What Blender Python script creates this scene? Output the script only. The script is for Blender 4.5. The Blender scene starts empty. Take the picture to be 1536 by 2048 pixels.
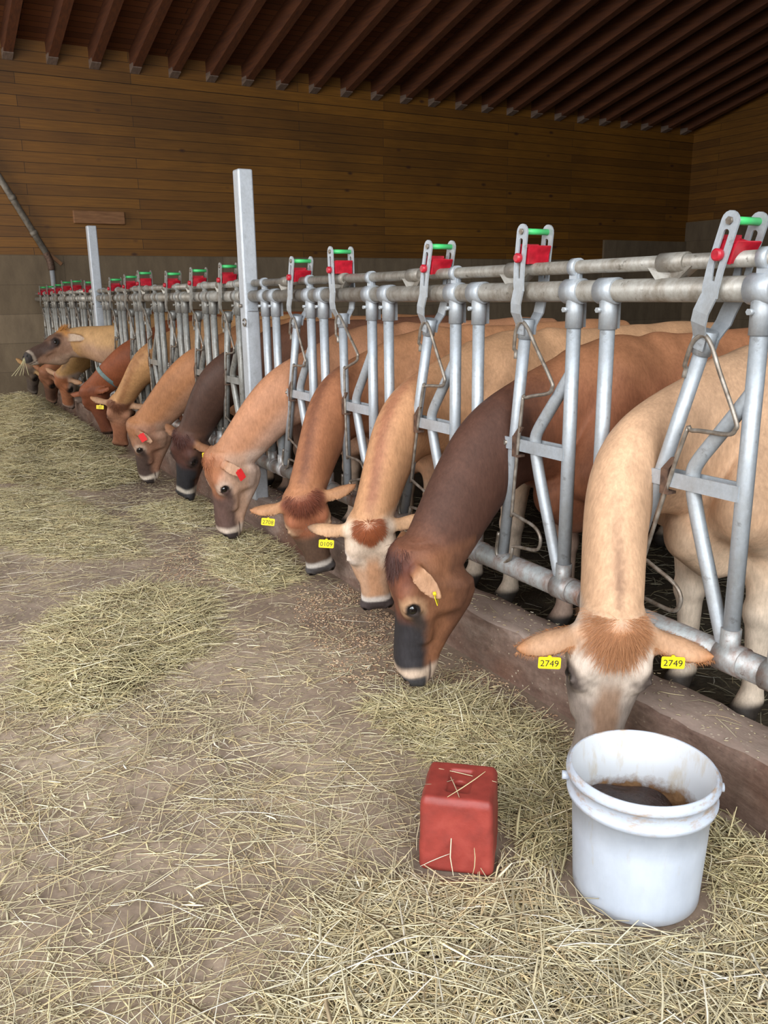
import bpy, bmesh, math, random
import numpy as np
from mathutils import Vector, Matrix
random.seed(7)
RNG = np.random.default_rng(11)
SC = bpy.context.scene
COL = SC.collection

# ------------------------------------------------------------------ camera
cam_d = bpy.data.cameras.new('camera')
cam = bpy.data.objects.new('camera', cam_d); COL.objects.link(cam)
cam_d.sensor_fit = 'VERTICAL'; cam_d.sensor_height = 32.0
cam_d.lens = 1683.47 / 2048 * 32.0
cam_d.clip_start = 0.05; cam_d.clip_end = 200
def cam_axes(yaw, pitch, roll):
    f = np.array([math.sin(yaw)*math.cos(pitch), math.cos(yaw)*math.cos(pitch), -math.sin(pitch)])
    r = np.array([math.cos(yaw), -math.sin(yaw), 0.0]); d = np.cross(f, r)
    c, s = math.cos(roll), math.sin(roll)
    return c*r+s*d, -s*r+c*d, f
_r, _d, _f = cam_axes(0.516868, 0.253265, 0.0146532)
cam.matrix_world = Matrix(((_r[0], -_d[0], -_f[0], 0.0), (_r[1], -_d[1], -_f[1], 0.0), (_r[2], -_d[2], -_f[2], 1.42), (0, 0, 0, 1)))
SC.camera = cam

# ------------------------------------------------------------------ light, world, exposure
W = bpy.data.worlds.new('overcast_sky'); SC.world = W; W.use_nodes = True
_n = W.node_tree.nodes; _l = W.node_tree.links
_bg = _n['Background']
_bg.inputs['Color'].default_value = (0.88, 0.95, 1.0, 1); _bg.inputs['Strength'].default_value = 0.8
def area_light(name, loc, target, sx, sy, energy, color, spread=180):
    d = bpy.data.lights.new(name, 'AREA'); d.shape = 'RECTANGLE'; d.size = sx; d.size_y = sy
    d.energy = energy; d.spread = math.radians(spread); d.color = color
    o = bpy.data.objects.new(name, d); COL.objects.link(o); o.location = loc
    o.rotation_euler = (Vector(target)-Vector(loc)).to_track_quat('-Z', 'Y').to_euler()
    return o
# daylight coming in through the open front of the barn (behind the camera) and its open left side
area_light('open_front_daylight', (-0.8, -4.6, 4.0), (0.9, 3.0, 0.2), 6.0, 5.0, 360, (0.92, 0.97, 1.0), 100)
area_light('open_side_daylight', (-3.7, 0.6, 3.2), (1.6, 4.5, 0.6), 5.0, 4.0, 250, (0.97, 0.98, 1.0), 105)
area_light('back_wall_fill', (-3.8, 10.4, 2.4), (2.4, 11.6, 2.2), 4.0, 3.4, 340, (1.0, 0.97, 0.92), 180)  # added lamp, no known door: brightens the left end of the back wall
SC.view_settings.view_transform = 'Standard'; SC.view_settings.look = 'None'
SC.view_settings.gamma = 1.0; SC.view_settings.use_curve_mapping = False
SC.view_settings.exposure = -0.33
SC.cycles.use_denoising = True
SC.cycles.max_bounces = 6; SC.cycles.diffuse_bounces = 4; SC.cycles.glossy_bounces = 3
SC.cycles.sample_clamp_indirect = 6.0

# ------------------------------------------------------------------ helpers
def lin(c):
    c = np.asarray(c, float)/255.0
    return np.where(c <= 0.04045, c/12.92, ((c+0.055)/1.055)**2.4)
def rgba(c): v = lin(c); return (float(v[0]), float(v[1]), float(v[2]), 1.0)

class NT:
    """small node-tree writer"""
    def __init__(s, name):
        s.m = bpy.data.materials.new(name); s.m.use_nodes = True
        s.t = s.m.node_tree; s.b = s.t.nodes['Principled BSDF']
    def n(s, kind, **kw):
        nd = s.t.nodes.new(kind)
        for k, v in kw.items():
            if hasattr(nd, k) and not k[0].isupper(): setattr(nd, k, v)
            else: nd.inputs[k.replace('_', ' ')].default_value = v
        return nd
    def l(s, a, b): s.t.links.new(a, b)
    def obj(s, scale=(1, 1, 1)):
        tc = s.n('ShaderNodeTexCoord'); mp = s.n('ShaderNodeMapping'); mp.inputs['Scale'].default_value = scale
        s.l(tc.outputs['Object'], mp.inputs['Vector']); return mp.outputs['Vector']
    def noise(s, vec, scale, detail=4, rough=0.55):
        nd = s.n('ShaderNodeTexNoise'); nd.inputs['Scale'].default_value = scale; nd.inputs['Detail'].default_value = detail
        nd.inputs['Roughness'].default_value = rough; s.l(vec, nd.inputs['Vector']); return nd.outputs['Fac']
    def ramp(s, fac, stops):
        nd = s.n('ShaderNodeValToRGB'); e = nd.color_ramp.elements
        while len(e) < len(stops): e.new(0.5)
        for k, (p, c) in enumerate(stops): e[k].position = p; e[k].color = c
        s.l(fac, nd.inputs['Fac']); return nd.outputs['Color']
    def mix(s, fac, a, b, mode='MIX'):
        nd = s.n('ShaderNodeMix'); nd.data_type = 'RGBA'; nd.blend_type = mode
        for sock, v in ((nd.inputs[0], fac), (nd.inputs[6], a), (nd.inputs[7], b)):
            if hasattr(v, 'is_linked'): s.l(v, sock)
            else: sock.default_value = v
        return nd.outputs[2]
    def math(s, op, a, b=None):
        nd = s.n('ShaderNodeMath'); nd.operation = op
        for sock, v in ((nd.inputs[0], a), (nd.inputs[1], b)):
            if v is None: continue
            if hasattr(v, 'is_linked'): s.l(v, sock)
            else: sock.default_value = v
        return nd.outputs[0]
    def bump(s, h, strength=0.3, dist=0.01):
        nd = s.n('ShaderNodeBump'); nd.inputs['Strength'].default_value = strength; nd.inputs['Distance'].default_value = dist
        s.l(h, nd.inputs['Height']); s.l(nd.outputs['Normal'], s.b.inputs['Normal'])
    def color(s, c):
        if hasattr(c, 'is_linked'): s.l(c, s.b.inputs['Base Color'])
        else: s.b.inputs['Base Color'].default_value = c
    def set(s, **kw):
        for k, v in kw.items():
            sock = s.b.inputs[k.replace('_', ' ')]
            if hasattr(v, 'is_linked'): s.l(v, sock)
            else: sock.default_value = v
        return s.m

def link(name, me, mat=None, parent=None):
    o = bpy.data.objects.new(name, me); COL.objects.link(o)
    if mat is not None and len(me.materials) == 0: me.materials.append(mat)
    elif mat is not None and me.materials[0] != mat: o.material_slots[0].link = 'OBJECT'; o.material_slots[0].material = mat
    if parent is not None: o.parent = parent
    return o
def tag(o, label=None, cat=None, group=None, kind=None):
    if label: o['label'] = label
    if cat: o['category'] = cat
    if group: o['group'] = group
    if kind: o['kind'] = kind
    return o
def empty(name, loc=(0, 0, 0)):
    o = bpy.data.objects.new(name, None); o.empty_display_size = 0.1; COL.objects.link(o); o.location = loc; return o

class MB:
    """collects simple shapes into one mesh"""
    def __init__(s): s.v = []; s.f = []; s.sm = []
    def add(s, vs, fs, smooth=False):
        o = len(s.v); s.v += [tuple(map(float, p)) for p in vs]; s.f += [tuple(i+o for i in f) for f in fs]; s.sm += [smooth]*len(fs)
        return s
    def box(s, lo, hi):
        x0, y0, z0 = lo; x1, y1, z1 = hi
        return s.add([(x0,y0,z0),(x1,y0,z0),(x1,y1,z0),(x0,y1,z0),(x0,y0,z1),(x1,y0,z1),(x1,y1,z1),(x0,y1,z1)],
                     [(0,3,2,1),(4,5,6,7),(0,1,5,4),(1,2,6,5),(2,3,7,6),(3,0,4,7)])
    def tube(s, pts, r, n=12, cap=True, rs=None):
        P = [np.array(p, float) for p in pts]; k = len(P)
        T = []
        for i in range(k):
            a = P[max(i-1, 0)]; b = P[min(i+1, k-1)]; t = b-a; T.append(t/(np.linalg.norm(t)+1e-12))
        u = np.cross(T[0], [0, 0, 1.0]);
        if np.linalg.norm(u) < 1e-3: u = np.cross(T[0], [1.0, 0, 0])
        u /= np.linalg.norm(u); vs = []
        for i in range(k):
            u = u - T[i]*(u@T[i]); u /= np.linalg.norm(u); w = np.cross(T[i], u); rr = rs[i] if rs is not None else r
            for j in range(n):
                a = 2*math.pi*j/n; vs.append(P[i]+rr*(math.cos(a)*u+math.sin(a)*w))
        fs = [(i*n+j, i*n+(j+1) % n, (i+1)*n+(j+1) % n, (i+1)*n+j) for i in range(k-1) for j in range(n)]
        s.add(vs, fs, True)
        if cap:
            o = len(s.v)-k*n
            s.f.append(tuple(o+j for j in range(n))[::-1]); s.sm.append(False)
            s.f.append(tuple(o+(k-1)*n+j for j in range(n))); s.sm.append(False)
        return s
    def ring_plate(s, outer, inner, axis0, axis1):
        """flat plate with a slot: outer and inner loops hold (y,z), it spans x from axis0 to axis1"""
        n = len(outer); vs = []
        for x in (axis0, axis1):
            vs += [(x, y, z) for y, z in outer]; vs += [(x, y, z) for y, z in inner]
        fs = []
        for j in range(n):
            k = (j+1) % n
            fs += [(j, k, n+k, n+j), (2*n+j, 3*n+j, 3*n+k, 2*n+k), (j, 2*n+j, 2*n+k, k), (n+j, n+k, 3*n+k, 3*n+j)]
        return s.add(vs, fs)
    def prism(s, loop, x0, x1):
        n = len(loop); vs = [(x0, y, z) for y, z in loop]+[(x1, y, z) for y, z in loop]
        fs = [tuple(range(n)), tuple(range(2*n-1, n-1, -1))]+[(j, n+j, n+(j+1) % n, (j+1) % n) for j in range(n)]
        return s.add(vs, fs)
    def ball(s, c, r, n=12, m=8):
        vs = [(c[0], c[1], c[2]+r)]
        for i in range(1, m):
            th = math.pi*i/m
            for j in range(n): a = 2*math.pi*j/n; vs.append((c[0]+r*math.sin(th)*math.cos(a), c[1]+r*math.sin(th)*math.sin(a), c[2]+r*math.cos(th)))
        vs.append((c[0], c[1], c[2]-r)); e = len(vs)-1
        fs = [(0, 1+j, 1+(j+1) % n) for j in range(n)]
        fs += [(1+i*n+j, 1+(i+1)*n+j, 1+(i+1)*n+(j+1) % n, 1+i*n+(j+1) % n) for i in range(m-2) for j in range(n)]
        fs += [(e, 1+(m-2)*n+(j+1) % n, 1+(m-2)*n+j) for j in range(n)]
        return s.add(vs, fs, True)
    def lathe(s, prof, n=64, c=(0, 0)):
        vs = [(c[0]+r*math.cos(2*math.pi*j/n), c[1]+r*math.sin(2*math.pi*j/n), z) for r, z in prof for j in range(n)]
        fs = [(i*n+j, i*n+(j+1) % n, (i+1)*n+(j+1) % n, (i+1)*n+j) for i in range(len(prof)-1) for j in range(n)]
        return s.add(vs, fs, True)
    def mesh(s, name):
        me = bpy.data.meshes.new(name); me.from_pydata(s.v, [], s.f); me.update()
        me.polygons.foreach_set('use_smooth', s.sm); fix_normals(me); return me
    def build(s, name, mat, parent=None): return link(name, s.mesh(name), mat, parent)
def fix_normals(me):
    bm = bmesh.new(); bm.from_mesh(me); bmesh.ops.recalc_face_normals(bm, faces=bm.faces); bm.to_mesh(me); bm.free()
def bevel(o, w=0.004, seg=2):
    m = o.modifiers.new('bevel', 'BEVEL'); m.width = w; m.segments = seg; m.limit_method = 'ANGLE'; return o
def big_mesh(name, V, F, colors=None, smooth=True):
    """fast mesh from numpy arrays; F is (m,3) or (m,4)"""
    me = bpy.data.meshes.new(name); k = F.shape[1]
    me.vertices.add(len(V)); me.vertices.foreach_set('co', np.ascontiguousarray(V, np.float32).ravel())
    me.loops.add(F.size); me.loops.foreach_set('vertex_index', np.ascontiguousarray(F, np.int32).ravel())
    me.polygons.add(len(F)); me.polygons.foreach_set('loop_start', np.arange(0, F.size, k, dtype=np.int32))
    me.polygons.foreach_set('use_smooth', np.full(len(F), smooth))
    if colors is not None:
        a = me.color_attributes.new('Col', 'FLOAT_COLOR', 'POINT')
        c = np.ones((len(V), 4), np.float32); c[:, :3] = colors; a.data.foreach_set('color', c.ravel())
    me.update(calc_edges=True); me.validate(); return me
def copy_tree(o, parent=None):
    c = o.copy(); COL.objects.link(c)
    if parent is not None: c.parent = parent
    for ch in list(o.children): copy_tree(ch, c)
    return c
# ------------------------------------------------------------------ materials of the building
def mat_planks():
    t = NT('larch_planks'); v = t.obj()
    sp = t.n('ShaderNodeSeparateXYZ'); t.l(v, sp.inputs[0]); cb = t.n('ShaderNodeCombineXYZ')
    t.l(t.math('ADD', sp.outputs['X'], sp.outputs['Y']), cb.inputs['X']); t.l(sp.outputs['Z'], cb.inputs['Y'])
    br = t.n('ShaderNodeTexBrick'); br.offset = 0.37; br.offset_frequency = 2; br.squash = 1
    t.l(cb.outputs[0], br.inputs['Vector'])
    for k, x in (('Scale', 1.0), ('Brick Width', 4.2), ('Row Height', 0.142), ('Mortar Size', 0.003), ('Mortar Smooth', 0.2), ('Bias', 0.0)): br.inputs[k].default_value = x
    br.inputs['Color1'].default_value = rgba((142, 94, 24)); br.inputs['Color2'].default_value = rgba((116, 75, 18)); br.inputs['Mortar'].default_value = rgba((38, 24, 10))
    g = t.noise(t.obj((0.7, 0.7, 16)), 3.0, 6, 0.6)
    c = t.mix(0.55, br.outputs['Color'], t.ramp(g, [(0.3, (0.25, 0.22, 0.18, 1)), (0.7, (1, 1, 1, 1))]), 'MULTIPLY')
    vo = t.n('ShaderNodeTexVoronoi'); vo.inputs['Scale'].default_value = 1.0; t.l(t.obj((1.9, 1.9, 3.6)), vo.inputs['Vector'])
    c = t.mix(t.ramp(vo.outputs['Distance'], [(0.05, (1, 1, 1, 1)), (0.13, (0, 0, 0, 1))]), c, rgba((70, 40, 16)))
    big = t.noise(t.obj((1, 1, 1)), 0.8, 3)
    c = t.mix(0.4, c, t.ramp(big, [(0.35, (0.5, 0.48, 0.45, 1)), (0.65, (1.15, 1.1, 1, 1))]), 'MULTIPLY')
    t.color(c); t.bump(br.outputs['Fac'], 0.6, -0.02); return t.set(Roughness=0.6)
def mat_block():
    t = NT('concrete_blocks'); v = t.obj()
    sp = t.n('ShaderNodeSeparateXYZ'); t.l(v, sp.inputs[0]); cb = t.n('ShaderNodeCombineXYZ')
    t.l(t.math('ADD', sp.outputs['X'], sp.outputs['Y']), cb.inputs['X']); t.l(sp.outputs['Z'], cb.inputs['Y'])
    br = t.n('ShaderNodeTexBrick'); t.l(cb.outputs[0], br.inputs['Vector'])
    for k, x in (('Scale', 1.0), ('Brick Width', 2.4), ('Row Height', 0.405), ('Mortar Size', 0.004), ('Mortar Smooth', 0.6)): br.inputs[k].default_value = x
    br.inputs['Color1'].default_value = rgba((128, 112, 92)); br.inputs['Color2'].default_value = rgba((112, 97, 78)); br.inputs['Mortar'].default_value = rgba((86, 74, 60))
    n1 = t.noise(t.obj((1, 1, 0.35)), 3.5, 7, 0.65)
    c = t.mix(0.6, br.outputs['Color'], t.ramp(n1, [(0.3, (0.42, 0.38, 0.34, 1)), (0.65, (1.1, 1.08, 1.0, 1))]), 'MULTIPLY')
    t.color(c); t.bump(t.noise(v, 30, 6), 0.3, 0.01); return t.set(Roughness=0.9)
def mat_rafter(name, a, b):
    t = NT(name); g = t.noise(t.obj((14, 1.0, 14)), 2.5, 6, 0.6)
    t.color(t.ramp(g, [(0.3, rgba(b)), (0.7, rgba(a))])); return t.set(Roughness=0.7)
def mat_sheathing():
    t = NT('roof_boards'); v = t.obj()
    sp = t.n('ShaderNodeSeparateXYZ'); t.l(v, sp.inputs[0]); cb = t.n('ShaderNodeCombineXYZ')
    t.l(sp.outputs['X'], cb.inputs['X']); t.l(sp.outputs['Y'], cb.inputs['Y'])
    br = t.n('ShaderNodeTexBrick'); t.l(cb.outputs[0], br.inputs['Vector'])
    for k, x in (('Scale', 1.0), ('Brick Width', 4.0), ('Row Height', 0.13), ('Mortar Size', 0.005), ('Mortar Smooth', 0.2)): br.inputs[k].default_value = x
    br.inputs['Color1'].default_value = rgba((124, 74, 40)); br.inputs['Color2'].default_value = rgba((94, 54, 30)); br.inputs['Mortar'].default_value = rgba((30, 18, 10))
    t.color(br.outputs['Color']); t.bump(br.outputs['Fac'], 0.5, -0.02); return t.set(Roughness=0.75)
def mat_floor():
    t = NT('feed_alley_concrete'); v = t.obj()
    big = t.noise(v, 1.1, 5, 0.6); fine = t.noise(v, 38, 6, 0.7); mid = t.noise(v, 7.0, 6, 0.65)
    c = t.ramp(big, [(0.34, rgba((128, 112, 99))), (0.52, rgba((166, 148, 132))), (0.68, rgba((192, 176, 158)))])
    c = t.mix(0.55, c, t.ramp(mid, [(0.3, (0.55, 0.52, 0.49, 1)), (0.65, (1.08, 1.06, 1.03, 1))]), 'MULTIPLY')
    c = t.mix(0.5, c, t.ramp(fine, [(0.35, (0.6, 0.56, 0.52, 1)), (0.62, (1.18, 1.16, 1.1, 1))]), 'MULTIPLY')
    # pale chaff dust ground into the concrete, in soft drifts
    vo = t.n('ShaderNodeTexVoronoi'); vo.inputs['Scale'].default_value = 95; t.l(t.obj((1, 1.6, 1)), vo.inputs['Vector'])
    ch = t.math('MULTIPLY', t.ramp(vo.outputs['Distance'], [(0.16, (1, 1, 1, 1)), (0.26, (0, 0, 0, 1))]), t.ramp(t.noise(v, 2.3, 4), [(0.42, (0, 0, 0, 1)), (0.6, (0.75, 0.75, 0.75, 1))]))
    c = t.mix(ch, c, rgba((196, 180, 140)))
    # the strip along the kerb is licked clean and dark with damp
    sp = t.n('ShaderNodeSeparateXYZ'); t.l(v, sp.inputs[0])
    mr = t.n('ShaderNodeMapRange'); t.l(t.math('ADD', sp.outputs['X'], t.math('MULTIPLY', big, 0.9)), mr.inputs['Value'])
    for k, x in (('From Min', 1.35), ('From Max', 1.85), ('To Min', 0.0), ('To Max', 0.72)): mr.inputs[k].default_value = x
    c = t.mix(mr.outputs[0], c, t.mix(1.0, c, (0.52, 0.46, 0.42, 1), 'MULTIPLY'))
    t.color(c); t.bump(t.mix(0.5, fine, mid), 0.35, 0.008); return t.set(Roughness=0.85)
def mat_pen():
    t = NT('pen_dung'); v = t.obj(); n1 = t.noise(v, 5, 7, 0.7); n2 = t.noise(t.obj((1, 3, 1)), 30, 5, 0.7)
    c = t.ramp(n1, [(0.3, rgba((40, 34, 27))), (0.6, rgba((72, 62, 47))), (0.8, rgba((96, 84, 62)))])
    c = t.mix(0.6, c, t.ramp(n2, [(0.3, (0.5, 0.5, 0.5, 1)), (0.65, (1.2, 1.18, 1.1, 1))]), 'MULTIPLY')
    t.color(c); t.bump(n1, 0.8, 0.04); return t.set(Roughness=0.7)
def mat_kerb():
    t = NT('kerb_concrete'); v = t.obj(); n1 = t.noise(t.obj((1, 0.5, 1.5)), 6, 7, 0.65); n2 = t.noise(v, 45, 6, 0.7); n3 = t.noise(t.obj((1, 0.8, 1)), 2.2, 4)
    c = t.ramp(n1, [(0.3, rgba((92, 68, 58))), (0.55, rgba((128, 106, 94))), (0.75, rgba((160, 142, 130)))])
    c = t.mix(t.ramp(n3, [(0.45, (0, 0, 0, 1)), (0.65, (0.7, 0.7, 0.7, 1))]), c, rgba((112, 74, 54)))
    c = t.mix(0.5, c, t.ramp(n2, [(0.35, (0.5, 0.47, 0.45, 1)), (0.62, (1.15, 1.12, 1.1, 1))]), 'MULTIPLY')
    vo = t.n('ShaderNodeTexVoronoi'); vo.inputs['Scale'].default_value = 40; t.l(t.obj((1, 1, 1)), vo.inputs['Vector'])
    ch = t.math('MULTIPLY', t.ramp(vo.outputs['Distance'], [(0.10, (1, 1, 1, 1)), (0.17, (0, 0, 0, 1))]), t.ramp(t.noise(v, 3.1, 3), [(0.5, (0, 0, 0, 1)), (0.62, (0.8, 0.8, 0.8, 1))]))
    c = t.mix(ch, c, rgba((205, 192, 165)))
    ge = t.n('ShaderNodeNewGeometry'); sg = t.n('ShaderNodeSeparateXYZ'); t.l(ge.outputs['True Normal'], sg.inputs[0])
    lit_top = t.math('MULTIPLY', t.ramp(sg.outputs['Z'], [(0.75, (0, 0, 0, 1)), (0.95, (1, 1, 1, 1))]), t.math('MULTIPLY', n1, 0.85))
    c = t.mix(lit_top, c, rgba((182, 164, 152)))      # flat top painted paler, to look lit from above
    t.color(c); t.bump(n1, 0.5, 0.02); return t.set(Roughness=0.62)

M_PLANK = mat_planks(); M_BLOCK = mat_block(); M_RAFT = mat_rafter('rafter_wood', (104, 58, 30), (72, 39, 22)); M_SHOE = mat_rafter('rafter_foot_wood', (132, 112, 98), (96, 80, 70))
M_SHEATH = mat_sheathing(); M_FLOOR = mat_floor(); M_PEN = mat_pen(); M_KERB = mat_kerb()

# ------------------------------------------------------------------ the barn
BW = 13.3; RX = 15.2; LX = -4.0; FY = -5.0; SLOPE = math.tan(math.radians(13.7)); TOPZ = 4.56
def roof_z(y): return TOPZ+(BW-y)*SLOPE
def struct(name, mb, mat, **kw): return tag(mb.build(name, mat), kind='structure', **kw)
struct('floor', MB().box((-14, -14, -0.3), (1.94, BW+0.2, 0.0)), M_FLOOR)
struct('floor_pen', MB().box((1.94, -14, -0.3), (RX+0.2, BW+0.2, -0.01)), M_PEN)
wb = MB(); wb.box((LX, BW+0.03, 2.03), (RX+0.2, BW+0.25, TOPZ+0.45)); struct('wall_back', wb, M_PLANK)
wl = MB(); wl.box((LX, BW, -0.2), (12.78, BW+0.25, 2.03)); wl.box((12.78, BW-0.02, -0.2), (RX+0.2, BW+0.25, 2.42)); struct('wall_back_base', wl, M_BLOCK)
struct('wall_right', MB().box((RX, FY, 2.82), (RX+0.25, BW+0.25, 10.0)), M_PLANK)
struct('wall_right_base', MB().box((RX-0.04, FY, -0.2), (RX+0.25, BW+0.25, 2.82)), M_BLOCK)
struct('wall_front_unseen', MB().box((2.4, FY-0.2, -0.2), (RX+0.2, FY, 10.0)), M_PLANK)  # unseen wall, added to keep daylight off the right side
lw_ = MB(); lw_.box((LX-0.2, 3.0, -0.2), (LX, 8.2, 10.0)); lw_.box((LX-0.2, 8.2, 4.2), (LX, BW+0.25, 8.0)); struct('wall_left_unseen', lw_, M_PLANK)  # unseen wall, its closed and open stretches shaped for the light falloff
ce = MB(); y0, y1 = FY-1.0, BW+0.25
ce.add([(LX-0.6, y0, roof_z(y0)+0.27), (RX+0.3, y0, roof_z(y0)+0.27), (RX+0.3, y1, roof_z(y1)+0.27), (LX-0.6, y1, roof_z(y1)+0.27),
        (LX-0.6, y0, roof_z(y0)+0.42), (RX+0.3, y0, roof_z(y0)+0.42), (RX+0.3, y1, roof_z(y1)+0.42), (LX-0.6, y1, roof_z(y1)+0.42)],
       [(0, 3, 2, 1), (4, 5, 6, 7), (0, 1, 5, 4), (1, 2, 6, 5), (2, 3, 7, 6), (3, 0, 4, 7)])
ceiling = struct('ceiling', ce, M_SHEATH)
for k in range(-9, 24):
    x = 1.85+0.5655*k
    r = MB(); w = 0.06
    pts = [(y0, roof_z(y0)), (BW+0.05, roof_z(BW+0.05)), (BW+0.05, roof_z(BW+0.05)+0.27), (y0, roof_z(y0)+0.27)]
    r.prism(pts, x-w, x+w); ro = r.build('rafter', M_RAFT, ceiling)
    f = MB(); q = [(BW-0.16, roof_z(BW-0.16)-0.012), (BW+0.05, roof_z(BW+0.05)-0.012), (BW+0.05, roof_z(BW)+0.10), (BW-0.16, roof_z(BW-0.16)+0.05)]
    f.prism(q, x-w-0.004, x+w+0.004); f.build('rafter_foot', M_SHOE, ro)
# wall plate the rafters stand on
struct('trim_1', MB().box((LX, BW+0.018, TOPZ-0.16), (RX, BW+0.05, TOPZ-0.02)), M_PLANK)

# kerb between feed alley and pen: a long concrete block, edges worn
def kerb():
    ny, prof = 260, [(1.838, 0.0), (1.834, 0.07), (1.831, 0.14), (1.830, 0.190), (1.837, 0.202), (1.90, 0.203), (1.97, 0.203), (2.03, 0.198), (2.048, 0.18), (2.05, 0.10), (2.05, -0.005)]
    ys = np.linspace(-1.5, BW-0.05, ny); V = []
    for i, y in enumerate(ys):
        for j, (x, z) in enumerate(prof):
            a = 0.004*math.sin(y*7.3+j*1.3)+0.003*math.sin(y*19.1+j*2.1)+RNG.normal(0, 0.0022)+0.005*max(0, math.sin(y*31.7+1)-0.8)*(j in (3, 4))*-1
            e = 0 if j in (0, len(prof)-1) else 1
            V.append((x+a*e*(0.6 if j > 4 else 1), y, z+e*(0.7*a+RNG.normal(0, 0.0012))))
    n = len(prof); F = [(i*n+j, (i+1)*n+j, (i+1)*n+j+1, i*n+j+1) for i in range(ny-1) for j in range(n-1)]
    mb = MB(); mb.add(V, F, True); mb.f.append(tuple(range(n))); mb.sm.append(False); mb.f.append(tuple(range((ny-1)*n, ny*n))[::-1]); mb.sm.append(False)
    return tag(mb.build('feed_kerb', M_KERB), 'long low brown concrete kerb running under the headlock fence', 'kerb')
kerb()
# loose board nailed to the plank wall
t = NT('old_board'); g = t.noise(t.obj((1, 1, 9)), 4, 5); t.color(t.ramp(g, [(0.3, rgba((112, 74, 44))), (0.7, rgba((150, 106, 68)))])); M_OLDB = t.set(Roughness=0.7)
b = MB().box((2.49, BW-0.035, 2.47), (3.22, BW+0.03, 2.65)).build('wall_board', M_OLDB); bevel(b, 0.012)
tag(b, 'short reddish board nailed flat on the plank wall above the far fence post', 'board')
# ------------------------------------------------------------------ galvanised steel
def mat_galv(name, a, b, dirt, dirt_amt):
    t = NT(name); v = t.obj(); n1 = t.noise(v, 80, 3, 0.6); n2 = t.noise(t.obj((1, 1, 0.5)), 11, 7, 0.75); n3 = t.noise(t.obj((1, 1, 0.25)), 6.0, 6, 0.7)
    c = t.mix(t.ramp(n1, [(0.30, (0, 0, 0, 1)), (0.70, (1, 1, 1, 1))]), rgba(tuple(0.4*p+0.6*q for p, q in zip(b, a))), rgba(a))
    c = t.mix(t.ramp(n2, [(0.42, (0, 0, 0, 1)), (0.66, (dirt_amt, dirt_amt, dirt_amt, 1))]), c, rgba(dirt))
    c = t.mix(t.ramp(t.noise(v, 28, 4, 0.7), [(0.62, (0, 0, 0, 1)), (0.70, (dirt_amt*0.9,)*3+(1,))]), c, rgba(tuple(x*0.72 for x in dirt)))
    c = t.mix(t.ramp(n3, [(0.68, (0, 0, 0, 1)), (0.74, (0.6, 0.6, 0.6, 1))]), c, rgba((222, 225, 228)))
    t.color(c); t.bump(n1, 0.12, 0.003); return t.set(Roughness=0.48, Metallic=0.35)
M_GALV = mat_galv('galvanised_steel', (176, 182, 188), (144, 150, 156), (132, 126, 116), 0.45)
M_RAIL = mat_galv('galvanised_rail', (164, 160, 152), (130, 125, 116), (106, 94, 78), 0.85)
M_GALVD = mat_galv('galvanised_steel_dull', (156, 156, 152), (122, 120, 114), (100, 92, 80), 0.85)
M_POST = mat_galv('galvanised_post', (190, 194, 199), (158, 162, 168), (140, 138, 132), 0.35)
M_LOWR = mat_galv('galvanised_low_rail', (168, 172, 172), (132, 132, 130), (122, 82, 60), 0.9)
t = NT('worn_rod'); t.color(t.ramp(t.noise(t.obj(), 30, 4), [(0.35, rgba((104, 92, 80))), (0.65, rgba((150, 142, 132)))])); M_ROD = t.set(Roughness=0.4, Metallic=0.5)
t = NT('red_plastic'); t.color(t.ramp(t.noise(t.obj(), 40, 3), [(0.3, rgba((150, 18, 34))), (0.7, rgba((186, 28, 46)))])); M_RED = t.set(Roughness=0.4)
t = NT('green_plastic'); t.color(rgba((72, 190, 108))); M_GREEN = t.set(Roughness=0.4)
t = NT('rusty_clip'); t.color(t.ramp(t.noise(t.obj(), 40, 4), [(0.3, rgba((66, 50, 42))), (0.7, rgba((112, 86, 70)))])); M_RUST = t.set(Roughness=0.7, Metallic=0.3)

FX = 1.865; RZ = 1.42; OZ = 1.492; LZ = 0.445; PZ = 0.905
def smooth_path(P, k=6):
    """Catmull-Rom through the points"""
    P = [np.array(p, float) for p in P]; P = [2*P[0]-P[1]]+P+[2*P[-1]-P[-2]]; out = []
    for i in range(1, len(P)-2):
        a, b, c, d = P[i-1], P[i], P[i+1], P[i+2]
        for j in range(k):
            u = j/k; out.append(0.5*((2*b)+(c-a)*u+(2*a-5*b+4*c-d)*u*u+(3*b-a-3*c+d)*u**3))
    out.append(P[-2]); return out
WIRE = [(0.012, 1.20), (0.016, 1.25), (0.013, 1.30), (-0.012, 1.327), (-0.045, 1.312), (-0.10, 1.255), (-0.189, 1.166), (-0.198, 1.142), (-0.180, 1.12), (-0.078, 1.084), (-0.058, 1.05),
        (-0.061, 0.68), (-0.075, 0.662), (-0.181, 0.656), (-0.222, 0.632), (-0.226, 0.595), (-0.20, 0.572), (-0.095, 0.545), (-0.084, 0.525), (-0.078, 0.49), (-0.03, 0.452), (0.012, 0.475), (0.012, 0.56)]
def arc(cy, cz, r, a0, a1, n): return [(cy+r*math.cos(a0+(a1-a0)*i/(n-1)), cz+r*math.sin(a0+(a1-a0)*i/(n-1))) for i in range(n)]
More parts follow.
